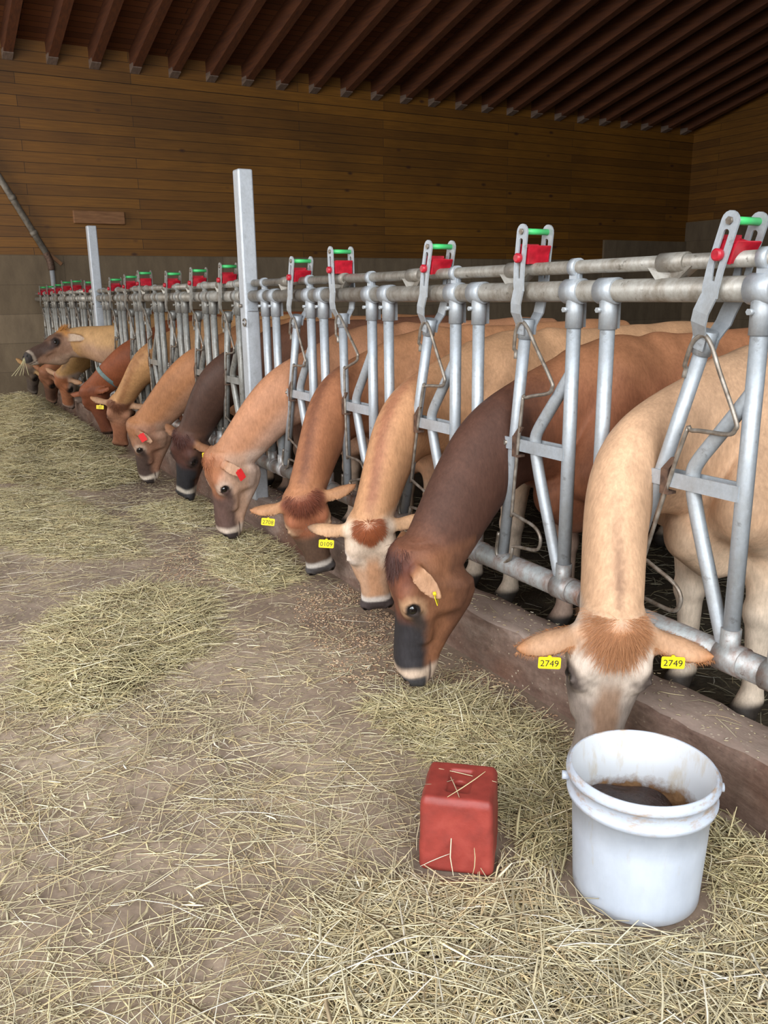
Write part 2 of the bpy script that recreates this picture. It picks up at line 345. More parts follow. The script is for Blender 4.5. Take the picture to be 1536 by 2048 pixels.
# one locking bar, drawn upright round its pivot at y = 0, z = PZ; every bar shares these meshes
def bar_meshes():
    R = {}
    m = MB().tube([(0, 0, 0.47), (0, 0, 1.33)], 0.0205, 16); R['bar_tube'] = m.mesh('bar_tube')
    def side(x0, x1):
        s = MB(); up = arc(0, 1.612, 0.026, 0, math.pi, 9)
        out = up+[(-0.026, 1.50), (-0.030, 1.45), (-0.034, 1.43)]+[(0.014, 1.43), (0.020, 1.45), (0.025, 1.50)]
        inn = arc(0, 1.585, 0.0085, 0, math.pi, 9)+[(-0.0085, 1.52), (-0.0095, 1.49), (-0.012, 1.468)]+[(-0.002, 1.468), (0.004, 1.49), (0.0085, 1.52)]
        s.ring_plate(out, inn, x0, x1); return s
    for key, sg in (('front', -1), ('back', 1)):
        xa, xb = sg*0.050, sg*0.056
        s = side(min(xa, xb), max(xa, xb))
        # the lower half of the plate leaves the rail and closes on the tube
        path = [(0.050, 1.43), (0.050, 1.385), (0.046, 1.355), (0.034, 1.335), (0.022, 1.315), (0.0205, 1.285)]
        vs = []; 
        for (d, z) in path:
            hw = 0.024 if z > 1.34 else 0.022
            for x in (sg*d, sg*(d+0.006)): vs += [(x, -hw-0.008*(z > 1.4), z), (x, hw-0.008*(z > 1.4), z)]
        fs = []
        for i in range(len(path)-1):
            a, b = i*4, (i+1)*4
            fs += [(a, a+1, b+1, b), (a+2, b+2, b+3, a+3), (a, b, b+2, a+2), (a+1, a+3, b+3, b+1)]
        e = (len(path)-1)*4; fs += [(0, 2, 3, 1), (e, e+1, e+3, e+2)]
        s.add(vs, fs)
        R['plate_'+key] = s.mesh('side_plate')
    c = MB().tube([(0, 0, 1.27), (0, 0, 1.335)], 0.0255, 16); R['collar'] = c.mesh('collar')
    R['roller'] = MB().tube([(-0.050, 0, 1.614), (0.050, 0, 1.614)], 0.010, 14).mesh('roller')
    for key, sg in (('bolt_front', -1), ('bolt_back', 1)): R[key] = MB().tube([(sg*0.056, 0, 1.614), (sg*0.062, 0, 1.614)], 0.010, 6).mesh('roller_bolt')
    l = MB(); lo = [(-0.020, 1.515), (0.020, 1.515), (0.034, 1.572), (0.030, 1.574), (0.016, 1.523), (-0.016, 1.523), (-0.030, 1.574), (-0.034, 1.572)]
    l.prism(lo, -0.044, 0.044); l.box((-0.044, -0.028, 1.515), (-0.038, 0.028, 1.566)); l.box((0.038, -0.028, 1.515), (0.044, 0.028, 1.566)); R['latch'] = l.mesh('latch')
    R['latch_knob'] = MB().tube([(-0.050, -0.002, 1.532), (-0.058, -0.002, 1.532), (-0.070, -0.002, 1.532), (-0.074, -0.002, 1.532)], 0.02, 16, rs=[0.009, 0.0155, 0.0155, 0.011]).mesh('latch_knob')
    R['guard_wire'] = MB().tube([(-0.030 if 3 < i < 120 else -0.022, y, z) for i, (_, y, z) in enumerate(smooth_path([(0, y, z) for y, z in WIRE], 6))], 0.0062, 10).mesh('guard_wire')
    return R
BAR = bar_meshes()
def upright_mesh():
    m = MB().tube([(0, 0, LZ), (0, 0, RZ)], 0.0225, 16); return m.mesh('upright')
UPR = upright_mesh()
def sleeve_mesh():
    m = MB().tube([(0, -0.036, 0), (0, 0.036, 0)], 0.0385, 20)
    m.tube([(0, 0, -0.005), (0, 0, -0.112)], 0.0275, 16); m.box((0.022, -0.010, -0.11), (0.040, 0.010, -0.03)); m.tube([(-0.018, 0.008, -0.055), (-0.040, 0.008, -0.055)], 0.0085, 6); return m.mesh('sleeve')
SLV = sleeve_mesh()
def lowsleeve_mesh():
    return MB().tube([(0, -0.05, 0), (0, 0.03, 0)], 0.0435, 20).tube([(0, 0.0, 0.0), (0, 0.0, 0.085)], 0.0275, 16).mesh('foot_sleeve')
LSL = lowsleeve_mesh()
def opring_mesh():
    m = MB().tube([(0, -0.014, 0.072), (0, 0.014, 0.072)], 0.0275, 18); m.box((-0.006, -0.022, 0.025), (0.006, 0.022, 0.055)); m.box((-0.012, -0.017, 0.03), (0.012, 0.017, 0.06)); return m.mesh('rail_bracket')
OPR = opring_mesh()
def catch_mesh():
    m = MB(); m.tube([(0, -0.045, 0), (0, 0.045, 0)], 0.0265, 16)
    m.add([(-0.02, -0.075, -0.012), (0.02, -0.075, -0.012), (0.0, 0.02, -0.012), (-0.014, -0.02, -0.052), (0.014, -0.02, -0.052), (0, 0.012, -0.045)], [(0, 1, 4, 3), (0, 3, 5, 2), (1, 2, 5, 4), (3, 4, 5), (0, 2, 1)])
    m.add([(-0.02, 0.075, -0.012), (0.02, 0.075, -0.012), (0.0, -0.005, -0.012), (-0.014, 0.035, -0.062), (0.014, 0.035, -0.062), (0, 0.0, -0.04)], [(0, 1, 4, 3), (0, 3, 5, 2), (1, 2, 5, 4), (3, 4, 5), (0, 2, 1)])
    return m.mesh('catch')
CAT = catch_mesh()
def brace_mesh():
    P = smooth_path([(0, -0.004, 1.175), (0, 0.052, 1.10), (0, 0.108, 1.027), (0, 0.152, 0.968), (0, 0.168, 0.930), (0, 0.163, 0.885), (0, 0.138, 0.80), (0, 0.08, 0.64), (0, 0.018, 0.47)], 4)
    return MB().tube(P, 0.0205, 14).mesh('brace')
BRC = brace_mesh()
def crossbar_mesh():
    m = MB()
    for x in (-0.026, 0.020): m.box((x, 0.0, PZ-0.021), (x+0.006, 0.315, PZ+0.021))
    return m.mesh('crossbar')
CRB = crossbar_mesh()
def clip_mesh():
    m = MB(); m.box((-0.036, 0.225, PZ-0.036), (-0.027, 0.25, PZ+0.03)); m.box((-0.036, 0.218, PZ-0.042), (-0.004, 0.25, PZ-0.034))
    m.prism([(0.225, PZ+0.03), (0.25, PZ+0.03), (0.218, PZ+0.066), (0.198, PZ+0.066)], -0.034, -0.026); return m.mesh('stop_clip')
CLP = clip_mesh()
PVB = MB().tube([(-0.034, 0.298, PZ), (0.034, 0.298, PZ)], 0.009, 6).mesh('pivot_bolt')

def stall(panel, A, top, last=False, M_GALV=M_GALV):
    """one feeding place: two uprights and, unless it is the end place, brace, crossbar and locking bar"""
    for dy in (0.0, -0.147):
        u = link('upright', UPR, M_GALV, panel); u.location = (FX, A+dy, 0)
        s = link('rail_sleeve', SLV, M_GALV, u); s.location = (0, 0, RZ)
        s = link('foot_sleeve', LSL, M_LOWR, u); s.location = (0, 0, LZ)
    r = link('rail_bracket', OPR, M_GALV, panel); r.location = (FX, A, RZ)
    if last: return
    b = link('brace', BRC, M_GALV, panel); b.location = (FX, A, 0)
    c = link('crossbar', CRB, M_GALV, panel); c.location = (FX, A, 0)
    link('stop_clip', CLP, M_RUST, c); link('pivot_bolt', PVB, M_ROD, c)
    k = link('catch', CAT, M_RAIL, panel); k.location = (FX, A+0.285, OZ)
    t = link('locking_bar', BAR['bar_tube'], M_GALV, panel)
    m = (top-0.282)/0.705                              # lean of the bar in y per metre of height
    t.matrix_world = Matrix.Translation((FX, A+0.282, PZ)) @ Matrix.Rotation(-math.atan(m), 4, 'X') @ Matrix.Translation((0, 0, -PZ))
    for key, nm, mt in (('plate_front', 'side_plate', M_GALV), ('plate_back', 'side_plate', M_GALV), ('collar', 'collar', M_GALV), ('roller', 'roller', M_GREEN),
                        ('bolt_front', 'roller_bolt', M_ROD), ('bolt_back', 'roller_bolt', M_ROD), ('latch', 'latch', M_RED), ('latch_knob', 'latch_knob', M_RED), ('guard_wire', 'guard_wire', M_ROD)):
        link(nm, BAR[key], mt, t)
def panel(y0, y1, A, tops, end, label):
    p = empty('headlock_panel', (0, 0, 0))
    tag(p, label, 'fence', 'headlock panels along the feed alley')
    MB().tube([(FX, y0, RZ), (FX, y1, RZ)], 0.0325, 20).build('top_rail', M_RAIL, p)
    MB().tube([(FX, y0+0.03, OZ), (FX, y1-0.03, OZ)], 0.0205, 16).build('operating_rail', M_RAIL, p)
    MB().tube([(FX, y0, LZ), (FX, y1, LZ)], 0.0395, 20).build('bottom_rail', M_LOWR, p)
    steel = M_GALV if y0 < 2 else M_GALVD
    for a, tp in zip(A, tops): stall(p, a, tp, False, steel)
    if end is not None: stall(p, end, 0, True, steel)
    return p
panel(0.55, 4.80, [1.385, 2.055, 2.708, 3.364, 4.003], [0.062, 0.20, 0.104, 0.29, 0.09], 4.61, 'galvanised headlock fence panel of five locks nearest the white bucket')
panel(4.92, 9.04, [5.05+0.625*k for k in range(6)], [0.136, 0.10, 0.08, 0.275, 0.115, 0.07], 8.80, 'galvanised headlock fence panel of six locks between the two square posts')
panel(9.16, 13.2, [9.35+0.62*k for k in range(6)], [0.06, 0.17, 0.17, 0.07, 0.03, 0.03], None, 'galvanised headlock fence panel furthest back, reaching the concrete wall')
def square_post(y, label, ring):
    p = empty('steel_post', (FX, y, 0)); tag(p, label, 'post', 'square galvanised fence posts')
    q = MB().box((-0.045, -0.045, 0.185), (0.045, 0.045, 2.12)); o = q.build('post_tube', M_POST, p); bevel(o, 0.010, 3)
    c = MB()
    for sy in (-1, 1): c.box((-0.03, sy*0.045-0.012, RZ-0.085), (0.03, sy*0.045+0.012, RZ+0.075))
    c.build('rail_bracket', M_GALV, p)
    f = MB()
    for sy in (-1, 1): f.box((-0.03, sy*0.045-0.012, LZ-0.05), (0.03, sy*0.045+0.012, LZ+0.05))
    f.build('foot_bracket', M_LOWR, p)
    if ring:
        P = [(-0.056, -0.05+0.024*math.cos(a), 1.27+0.02*math.sin(a)) for a in np.linspace(0.5, 6.0, 18)]
        MB().tube(P, 0.005, 8).build('eye_hook', M_ROD, p)
    for z in (RZ-0.055, LZ): MB().tube([(-0.045, 0.01, z), (-0.062, 0.01, z)], 0.012, 6).build('bolt', M_ROD, p)
square_post(4.86, 'tall square galvanised post between the near and middle fence panels, with a small hook', True)
square_post(9.10, 'more distant square galvanised post, standing below the board on the wall', False)
# conduit on the back wall
cp = empty('conduit_pipe', (2.1, BW-0.06, 1.0)); tag(cp, 'grey pipe slanting down the back wall then dropping straight behind the fence', 'pipe')
t = NT('pipe_grey'); t.color(t.ramp(t.noise(t.obj(), 14, 4), [(0.3, rgba((92, 84, 74))), (0.7, rgba((140, 132, 120)))])); M_PIPE = t.set(Roughness=0.6)
def sub(pts): return [(x-2.1, y-(BW-0.06), z-1.0) for x, y, z in pts]
MB().tube(sub([(0.98, BW-0.06, 4.15), (1.58, BW-0.06, 3.01), (2.07, BW-0.06, 2.04)]), 0.045, 14).build('slanted_pipe', M_PIPE, cp)
MB().tube(sub(smooth_path([(2.06, BW-0.06, 2.06), (2.10, BW-0.06, 1.95), (2.115, BW-0.06, 1.82)], 5)), 0.047, 14).build('pipe_bend', M_RUST, cp)
MB().tube(sub([(2.115, BW-0.06, 1.84), (2.12, BW-0.06, 0.4)]), 0.034, 14).build('drop_pipe', M_POST, cp)
j = MB()
for (x, z) in ((1.70, 2.78), (1.93, 2.32), (1.36, 3.44)):
    d = np.array([0.45, 0, -0.89]); c = np.array([x, BW-0.06, z]); j.tube(sub([c-d*0.03, c+d*0.03]), 0.053, 14)
j.build('pipe_joint', M_PIPE, cp)
wd = MB().prism([(0, 0), (0.05, 0), (0.05, 0.05), (0, 0.05)], 0, 0.25).build('wood_wedge', M_OLDB); wd.location = (2.06, BW-0.03, 2.05); wd.rotation_euler = (0, math.radians(42), 0)
tag(wd, 'small wooden block on the plank wall beside the slanting pipe', 'block')
# ------------------------------------------------------------------ cows: one continuous skin grown from a distance field
def nrm(v): v = np.asarray(v, float); return v/np.linalg.norm(v)
def smin(a, b, k):
    h = np.clip(0.5+0.5*(b-a)/k, 0, 1); return b+(a-b)*h-k*h*(1-h)
def smax(a, b, k): return -smin(-a, -b, k)
def sstep(a, b, x): u = np.clip((x-a)/(b-a), 0, 1); return u*u*(3-2*u)
def wob(P, f, ph=0.0):
    x, y, z = P[:, 0]*f, P[:, 1]*f, P[:, 2]*f
    return (np.sin(x*1.0+1.7*y+ph)+np.sin(y*1.3-1.1*z+2.1+ph)+np.sin(z*1.2+0.8*x-1.3*y+4.0+ph)+np.sin(2.3*x-1.9*z+ph*2))/4
class Prim:
    """capsule of elliptical section from a to b; lat = lateral direction, radii = (lateral, other)"""
    def __init__(s, a, b, lat, ra, rb, k=0.03, sub=False, full=False):
        s.full = full
        s.a = np.asarray(a, float); s.b = np.asarray(b, float); s.k = k; s.sub = sub
        ax = s.b-s.a; s.L = np.linalg.norm(ax)
        if s.L < 1e-6: ax = np.cross(lat, [0.3, 0.1, 1.0])
        ax = nrm(ax); lat = np.asarray(lat, float); lat = nrm(lat-ax*(lat@ax)); s.ax, s.lat, s.w = ax, lat, np.cross(ax, lat)
        s.ra = np.asarray(ra, float); s.rb = np.asarray(rb, float)
        m = max(max(ra), max(rb))+k+0.02; s.lo = np.minimum(s.a, s.b)-m; s.hi = np.maximum(s.a, s.b)+m
    def d(s, P):
        q = P-s.a; h = np.clip((q@s.ax)/(s.L if s.L > 1e-6 else 1.0), 0, 1) if s.L > 1e-6 else np.zeros(len(P))
        q = q-np.outer(h*s.L, s.ax); r1 = s.ra[0]+(s.rb[0]-s.ra[0])*h; r2 = s.ra[1]+(s.rb[1]-s.ra[1])*h; r3 = np.maximum(r1, r2)*0.9 if s.full else np.minimum(r1, r2)
        x, y, z = q@s.lat, q@s.w, q@s.ax
        k0 = np.sqrt((x/r1)**2+(y/r2)**2+(z/r3)**2)+1e-9; k1 = np.sqrt((x/r1**2)**2+(y/r2**2)**2+(z/r3**2)**2)+1e-9
        return k0*(k0-1)/k1
class Loft:
    """closed loft along t in the head frame: rows of (t, top n, bottom n, half width); ex = section squareness"""
    def __init__(s, H, rows, k=0.02, ex=2.4):
        s.H, s.k, s.ex, s.sub = H, k, ex, False; R = np.array(rows, float); s.R = R; m = 0.03+k
        c = [H.pt(t, sg*w, n) for t, a, b, w in rows for n in (a, b) for sg in (-1, 1)]
        s.lo = np.min(c, 0)-m; s.hi = np.max(c, 0)+m
    def d(s, P):
        t, x, n = s.H.loc(P); R = s.R; tc = np.clip(t, R[0, 0], R[-1, 0])
        top = np.interp(tc, R[:, 0], R[:, 1]); bot = np.interp(tc, R[:, 0], R[:, 2]); w = np.interp(tc, R[:, 0], R[:, 3])
        c = (top+bot)/2; rn = (top-bot)/2; e = s.ex
        k0 = ((np.abs(x)/w)**e+(np.abs(n-c)/rn)**e)**(1/e)+1e-9
        g = np.sqrt((x/w**2)**2+((n-c)/rn**2)**2)/np.sqrt((x/w)**2+((n-c)/rn)**2+1e-9)+1e-6
        d = (k0-1)/np.maximum(g, 1.0/np.maximum(w, rn)); d = np.maximum(d, -0.05)
        e2 = np.maximum(np.abs(t-tc), 0); return np.where(e2 > 0, np.sqrt(np.maximum(d, 0)**2+e2**2), d)*s.H.sc
class Ear:
    def __init__(s, H, sg, dr, up, length=0.19, k=0.018, thin=0.011):
        s.thin = thin
        s.H, s.k, s.sub = H, k, False; s.base = H.pt(0.030, sg*0.076, -0.058); s.e = nrm(H.vec(*dr)); s.L = length*H.sc
        u = H.vec(*up); s.c = nrm(u-s.e*(u@s.e)); s.b = np.cross(s.e, s.c)
        tip = s.base+s.e*s.L; m = 0.09; s.lo = np.minimum(s.base, tip)-m; s.hi = np.maximum(s.base, tip)+m
    def coords(s, P): q = P-s.base; return q@s.e/s.L, q@s.b, q@s.c
    def d(s, P):
        a, b, c = s.coords(P); ac = np.clip(a, 0, 1)
        w = s.L/(0.19*s.H.sc)*np.interp(ac, [0, 0.12, 0.3, 0.48, 0.7, 0.87, 1.0], [0.026, 0.031, 0.041, 0.045, 0.040, 0.028, 0.008])*s.H.sc
        th = np.interp(ac, [0, 0.15, 0.35, 1.0], [0.026, 0.021, 0.013, 0.010])*s.H.sc; th = np.maximum(th, s.thin)
        cc = c-(b/w)**2*0.028*np.interp(ac, [0, 0.25, 1], [0.2, 1, 0.4])+0.012*ac*ac
        k0 = np.sqrt((b/w)**2+(cc/th)**2)+1e-9; d = (k0-1)*th
        d = np.where(np.abs(b) > w, np.maximum(d, np.abs(b)-w), d)
        e2 = np.abs(a-ac)*s.L; return np.where(e2 > 0, np.sqrt(np.maximum(d, 0)**2+e2**2), d)
class Head:
    def __init__(s, P, M, n, hw=1.1, hn=1.0):
        s.hw = hw; s.hn = hn; s.P = np.asarray(P, float); v = np.asarray(M, float)-s.P; s.sc = np.linalg.norm(v)/0.50; s.t = nrm(v)
        n = np.asarray(n, float); s.n = nrm(n-s.t*(n@s.t)); s.s = np.cross(s.t, s.n)
    def pt(s, t, x, n): return s.P+(s.t*t+s.s*(x*s.hw)+s.n*(n*s.hn))*s.sc
    def vec(s, t, x, n): return s.t*t+s.s*x+s.n*n
    def loc(s, P): q = (P-s.P)/s.sc; return q@s.t, q@s.s/s.hw, q@s.n/s.hn
def field(prims, P):
    D = np.full(len(P), 0.6)
    for p in prims:
        m = np.all((P > p.lo) & (P < p.hi), 1)
        if not m.any(): continue
        d = p.d(P[m]); D[m] = smax(D[m], -d, p.k) if p.sub else smin(D[m], d, p.k)
    return D
def axis(lo, hi, f0, f1, fine, coarse):
    xs = [f0]
    while xs[-1] < hi: g = max(xs[-1]-f1, 0); xs.append(xs[-1]+min(coarse, fine+0.12*g))
    lo_s = []; x = f0
    while x > lo: x -= min(coarse, fine+0.12*(f0-x)); lo_s.append(x)
    return np.array(lo_s[::-1]+xs)
def surface_nets(prims, X, Y, Z):
    nx, ny, nz = len(X), len(Y), len(Z); D = np.full((nx, ny, nz), 0.6, np.float32)
    for p in prims:
        i0, i1 = np.searchsorted(X, [p.lo[0], p.hi[0]]); j0, j1 = np.searchsorted(Y, [p.lo[1], p.hi[1]]); k0, k1 = np.searchsorted(Z, [p.lo[2], p.hi[2]])
        if i1 <= i0 or j1 <= j0 or k1 <= k0: continue
        g = np.stack(np.meshgrid(X[i0:i1], Y[j0:j1], Z[k0:k1], indexing='ij'), -1).reshape(-1, 3)
        d = p.d(g).reshape(i1-i0, j1-j0, k1-k0); S = D[i0:i1, j0:j1, k0:k1]
        D[i0:i1, j0:j1, k0:k1] = smax(S, -d, p.k) if p.sub else smin(S, d, p.k)
    ins = D < 0; c8 = [(a, b, c) for a in (0, 1) for b in (0, 1) for c in (0, 1)]
    cnt = sum(ins[a:nx-1+a, b:ny-1+b, c:nz-1+c].astype(np.int8) for a, b, c in c8)
    act = (cnt > 0) & (cnt < 8); I, J, K = np.nonzero(act); idx = np.full(act.shape, -1, np.int64); idx[act] = np.arange(len(I))
    acc = np.zeros((len(I), 3)); num = np.zeros(len(I)); G = (X, Y, Z)
    for ax in range(3):
        for u in (0, 1):
            for w in (0, 1):
                o = [0, 0, 0]; o[(ax+1) % 3] = u; o[(ax+2) % 3] = w; q = list(o); q[ax] = 1
                a = D[I+o[0], J+o[1], K+o[2]]; b = D[I+q[0], J+q[1], K+q[2]]; m = (a < 0) != (b < 0)
                f = np.where(m, a/(a-b+1e-12), 0); p = [None]*3; base = (I, J, K)
                for d3 in range(3):
                    if d3 == ax: p[d3] = G[ax][base[ax]]+f*(G[ax][base[ax]+1]-G[ax][base[ax]])
                    else: p[d3] = G[d3][base[d3]+o[d3]]
                acc += np.where(m[:, None], np.stack(p, 1), 0); num += m
    V = acc/num[:, None]; Fs = []
    for ax in range(3):
        b1, b2 = (ax+1) % 3, (ax+2) % 3; sl0 = [slice(None)]*3; sl1 = [slice(None)]*3; sl0[ax] = slice(0, -1); sl1[ax] = slice(1, None)
        A, B = ins[tuple(sl0)], ins[tuple(sl1)]; m = A != B
        e = np.array(np.nonzero(m)).T; ok = (e[:, b1] > 0) & (e[:, b2] > 0) & (e[:, b1] < D.shape[b1]-1) & (e[:, b2] < D.shape[b2]-1); e = e[ok]
        def cell(db, dc): c = e.copy(); c[:, b1] -= db; c[:, b2] -= dc; return idx[c[:, 0], c[:, 1], c[:, 2]]
        q = np.stack([cell(1, 1), cell(0, 1), cell(0, 0), cell(1, 0)], 1); flip = ~A[e[:, 0], e[:, 1], e[:, 2]]
        q[flip] = q[flip][:, ::-1]; Fs.append(q)
    return V, np.concatenate(Fs)

def cow_field(spec):
    H = Head(spec['P'], spec['M'], spec['n'], spec.get('hw', 1.1), spec.get('hn', 1.0)); gi = spec.get('girth', 0.88); yaw = math.radians(spec.get('yaw', 0)); g = np.array([spec.get('gx', FX), spec['gate'], 0.0])
    d = np.array([math.cos(yaw), math.sin(yaw), 0]); l = np.array([-math.sin(yaw), math.cos(yaw), 0]); S = spec.get('size', 1.0)
    B = lambda u, v, z: g+d*u*S+l*v*S+np.array([0, 0, z*S])
    pr = []
    def cap(a, b, ra, rb, k=0.06, lat=None): pr.append(Prim(a, b, l if lat is None else lat, np.array(ra)*S, np.array(rb)*S, k))
    # trunk
    cap(B(0.52, 0, 0.86), B(0.95, 0, 0.84), (0.20*gi, 0.33), (0.29*gi, 0.36), 0.10); cap(B(0.95, 0, 0.84), B(1.35, 0, 0.84), (0.29*gi, 0.36), (0.32*gi, 0.38), 0.06)
    cap(B(1.35, 0, 0.84), B(1.72, 0, 0.95), (0.32*gi, 0.38), (0.24*gi, 0.27), 0.06); cap(B(1.62, 0, 1.00), B(1.92, 0, 1.00), (0.22, 0.23), (0.15, 0.18), 0.08)
    cap(B(0.36, 0, 1.155), B(0.80, 0, 1.18), (0.055, 0.06), (0.045, 0.05), 0.10); cap(B(0.80, 0, 1.18), B(1.92, 0, 1.20), (0.04, 0.05), (0.05, 0.05), 0.09)
    for sg in (-1, 1):
        cap(B(1.56, sg*0.20, 1.13), B(1.58, sg*0.20, 1.12), (0.055, 0.055), (0.05, 0.05), 0.09); cap(B(1.98, sg*0.10, 1.06), B(1.99, sg*0.10, 1.05), (0.05, 0.05), (0.05, 0.05), 0.08)
        cap(B(0.50, sg*0.085, 1.12), B(0.34, sg*0.175, 0.76), (0.060, 0.085), (0.085, 0.115), 0.06); cap(B(0.34, sg*0.165, 0.76), B(0.52, sg*0.16, 0.64), (0.085, 0.10), (0.07, 0.095), 0.06)
        ft = spec.get('feet', (0, 0))[0 if sg < 0 else 1]
        L = [B(0.50, sg*0.16, 0.66), B(0.49+ft*0.5, sg*0.145, 0.39), B(0.50+ft, sg*0.14, 0.14), B(0.49+ft, sg*0.14, 0.075), B(0.455+ft, sg*0.14, 0.035)]; R = [0.072, 0.047, 0.030, 0.036, 0.046]
        for i in range(4): cap(L[i], L[i+1], (R[i], R[i]*1.1), (R[i+1], R[i+1]*1.1), 0.025)
        cap(L[1], L[1], (0.050, 0.053), (0.050, 0.053), 0.02)
        cap(B(1.80, sg*0.15, 0.92), B(1.66, sg*0.19, 0.64), (0.095, 0.19), (0.085, 0.12), 0.07)
        L = [B(1.70, sg*0.185, 0.66), B(1.93, sg*0.15, 0.47), B(1.88, sg*0.15, 0.16), B(1.86, sg*0.15, 0.08), B(1.82, sg*0.15, 0.035)]; R = [0.105, 0.048, 0.032, 0.038, 0.047]
        for i in range(4): cap(L[i], L[i+1], (R[i]*0.8, R[i]*1.1), (R[i+1], R[i+1]*1.1), 0.03)
    cap(B(1.55, 0, 0.52), B(1.72, 0, 0.52), (0.13, 0.12), (0.13, 0.13), 0.05); cap(B(0.30, 0, 0.66), B(0.42, 0, 0.60), (0.085, 0.10), (0.10, 0.12), 0.09)
    cap(B(1.99, 0, 1.14), B(2.05, 0, 0.95), (0.035, 0.035), (0.024, 0.024), 0.03); cap(B(2.05, 0, 0.95), B(2.05, 0, 0.45), (0.022, 0.022), (0.028, 0.028), 0.02)
    nbody = len(pr)
    # neck: a bowed chain from the shoulders through the headlock to the back of the skull
    gz = spec.get('gz', 0.86); gp = g+np.array([0, spec.get('gy', 0.0), gz]); end = H.pt(0.055, 0, -0.105); pre = end-H.t*0.02*H.sc+(B(0.3, 0, 0.9)-end)*0.28
    ctrl = [B(0.60, 0, 0.96), B(0.36, 0, 0.95), gp]
    for q in spec.get('via', []): ctrl.append(np.array(q, float))
    ctrl += [end]
    path = smooth_path(ctrl, 9); N = len(path); vr0 = spec.get('neck', 1.0); chain = []
    ar = np.cumsum([0]+[np.linalg.norm(path[i+1]-path[i]) for i in range(N-1)]); ar /= ar[-1]
    fl = lambda a: np.interp(a, [0, 0.2, 0.42, 0.7, 1], [0.155, 0.125, 0.092, 0.082, 0.074])*vr0*S
    fv = lambda a: np.interp(a, [0, 0.2, 0.42, 0.7, 1], [0.27, 0.235, 0.178, 0.142, 0.105])*vr0*S
    for i in range(N-1):
        lat = l*(1-ar[i])+H.s*ar[i]; c = Prim(path[i], path[i+1], lat, (fl(ar[i]), fv(ar[i])), (fl(ar[i+1]), fv(ar[i+1])), 0.03 if i else 0.09, full=i > 3); pr.append(c); chain.append((c, ar[i], ar[i+1]))
    # head
    up = [(-0.040, -0.050, -0.100, 0.035), (-0.028, -0.026, -0.125, 0.060), (0.0, -0.006, -0.14, 0.080), (0.04, 0.0, -0.15, 0.090), (0.09, 0.0, -0.155, 0.094), (0.14, -0.006, -0.155, 0.094), (0.18, -0.014, -0.15, 0.087), (0.22, -0.018, -0.14, 0.076), (0.28, -0.016, -0.125, 0.066),
          (0.33, -0.013, -0.11, 0.058), (0.38, -0.011, -0.104, 0.056), (0.42, -0.012, -0.104, 0.060), (0.44, -0.014, -0.105, 0.064), (0.455, -0.020, -0.105, 0.0655), (0.470, -0.031, -0.104, 0.064), (0.484, -0.045, -0.103, 0.059), (0.496, -0.060, -0.101, 0.050), (0.506, -0.077, -0.097, 0.034), (0.509, -0.084, -0.092, 0.020)]
    lw = [(0.060, -0.11, -0.165, 0.050), (0.085, -0.11, -0.215, 0.060), (0.12, -0.11, -0.245, 0.062), (0.16, -0.11, -0.250, 0.060), (0.21, -0.10, -0.238, 0.054), (0.27, -0.09, -0.208, 0.047), (0.33, -0.08, -0.176, 0.041), (0.39, -0.075, -0.150, 0.038), (0.44, -0.08, -0.138, 0.042), (0.468, -0.088, -0.128, 0.039), (0.482, -0.095, -0.118, 0.028)]
    pr.append(Loft(H, up, 0.03)); pr.append(Loft(H, lw, 0.030, 2.1))
    def hcap(a, b, ra, rb, k=0.03, sub=False): pr.append(Prim(H.pt(*a), H.pt(*b), H.s, np.array(ra)*H.sc, np.array(rb)*H.sc, k, sub))
    hcap((0.005, 0, -0.035), (0.03, 0, -0.035), (0.055, 0.035), (0.06, 0.035), 0.03)
    for sg in (-1, 1):
        hcap((0.11, sg*0.058, -0.14), (0.175, sg*0.052, -0.135), (0.030, 0.080), (0.028, 0.065), 0.04)
        hcap((0.130, sg*0.067, -0.032), (0.180, sg*0.070, -0.042), (0.022, 0.022), (0.019, 0.022), 0.045)
        hcap((0.215, sg*0.072, -0.080), (0.30, sg*0.056, -0.086), (0.015, 0.018), (0.012, 0.016), 0.035)
        hcap((0.475, sg*0.040, -0.050), (0.455, sg*0.047, -0.050), (0.017, 0.020), (0.016, 0.020), 0.02)
        # lid folds above and below the eye
        hcap((0.146, sg*0.0935, -0.036), (0.170, sg*0.0895, -0.024), (0.006, 0.006), (0.006, 0.006), 0.010); hcap((0.170, sg*0.0895, -0.024), (0.192, sg*0.081, -0.040), (0.006, 0.006), (0.005, 0.005), 0.010)
        hcap((0.146, sg*0.0945, -0.052), (0.170, sg*0.0930, -0.064), (0.005, 0.005), (0.005, 0.005), 0.010); hcap((0.170, sg*0.0930, -0.064), (0.193, sg*0.083, -0.054), (0.005, 0.005), (0.004, 0.004), 0.010)
    hcap((0.17, 0, 0.055), (0.20, 0, 0.055), (0.055, 0.058), (0.05, 0.058), 0.03, True)
    ears = []
    for sg, dr, upv in spec['ears']:
        e = Ear(H, sg, dr, upv, thin=max(0.0095, spec.get('fine', 0.008)*1.25), length=0.19*spec.get('earlen', (1, 1))[0 if sg < 0 else 1]); pr.append(e); ears.append(e)
    for sg in (-1, 1):
        hcap((0.162, sg*0.101, -0.041), (0.176, sg*0.099, -0.044), (0.012, 0.016), (0.012, 0.014), 0.008, True)
        hcap((0.492, sg*0.030, -0.050), (0.466, sg*0.050, -0.036), (0.012, 0.009), (0.010, 0.008), 0.006, True)
        hcap((0.475, sg*0.052, -0.1045), (0.40, sg*0.060, -0.108), (0.008, 0.0035), (0.008, 0.003), 0.006, True)
    return H, pr, chain, ears, g, d, l, S, nbody

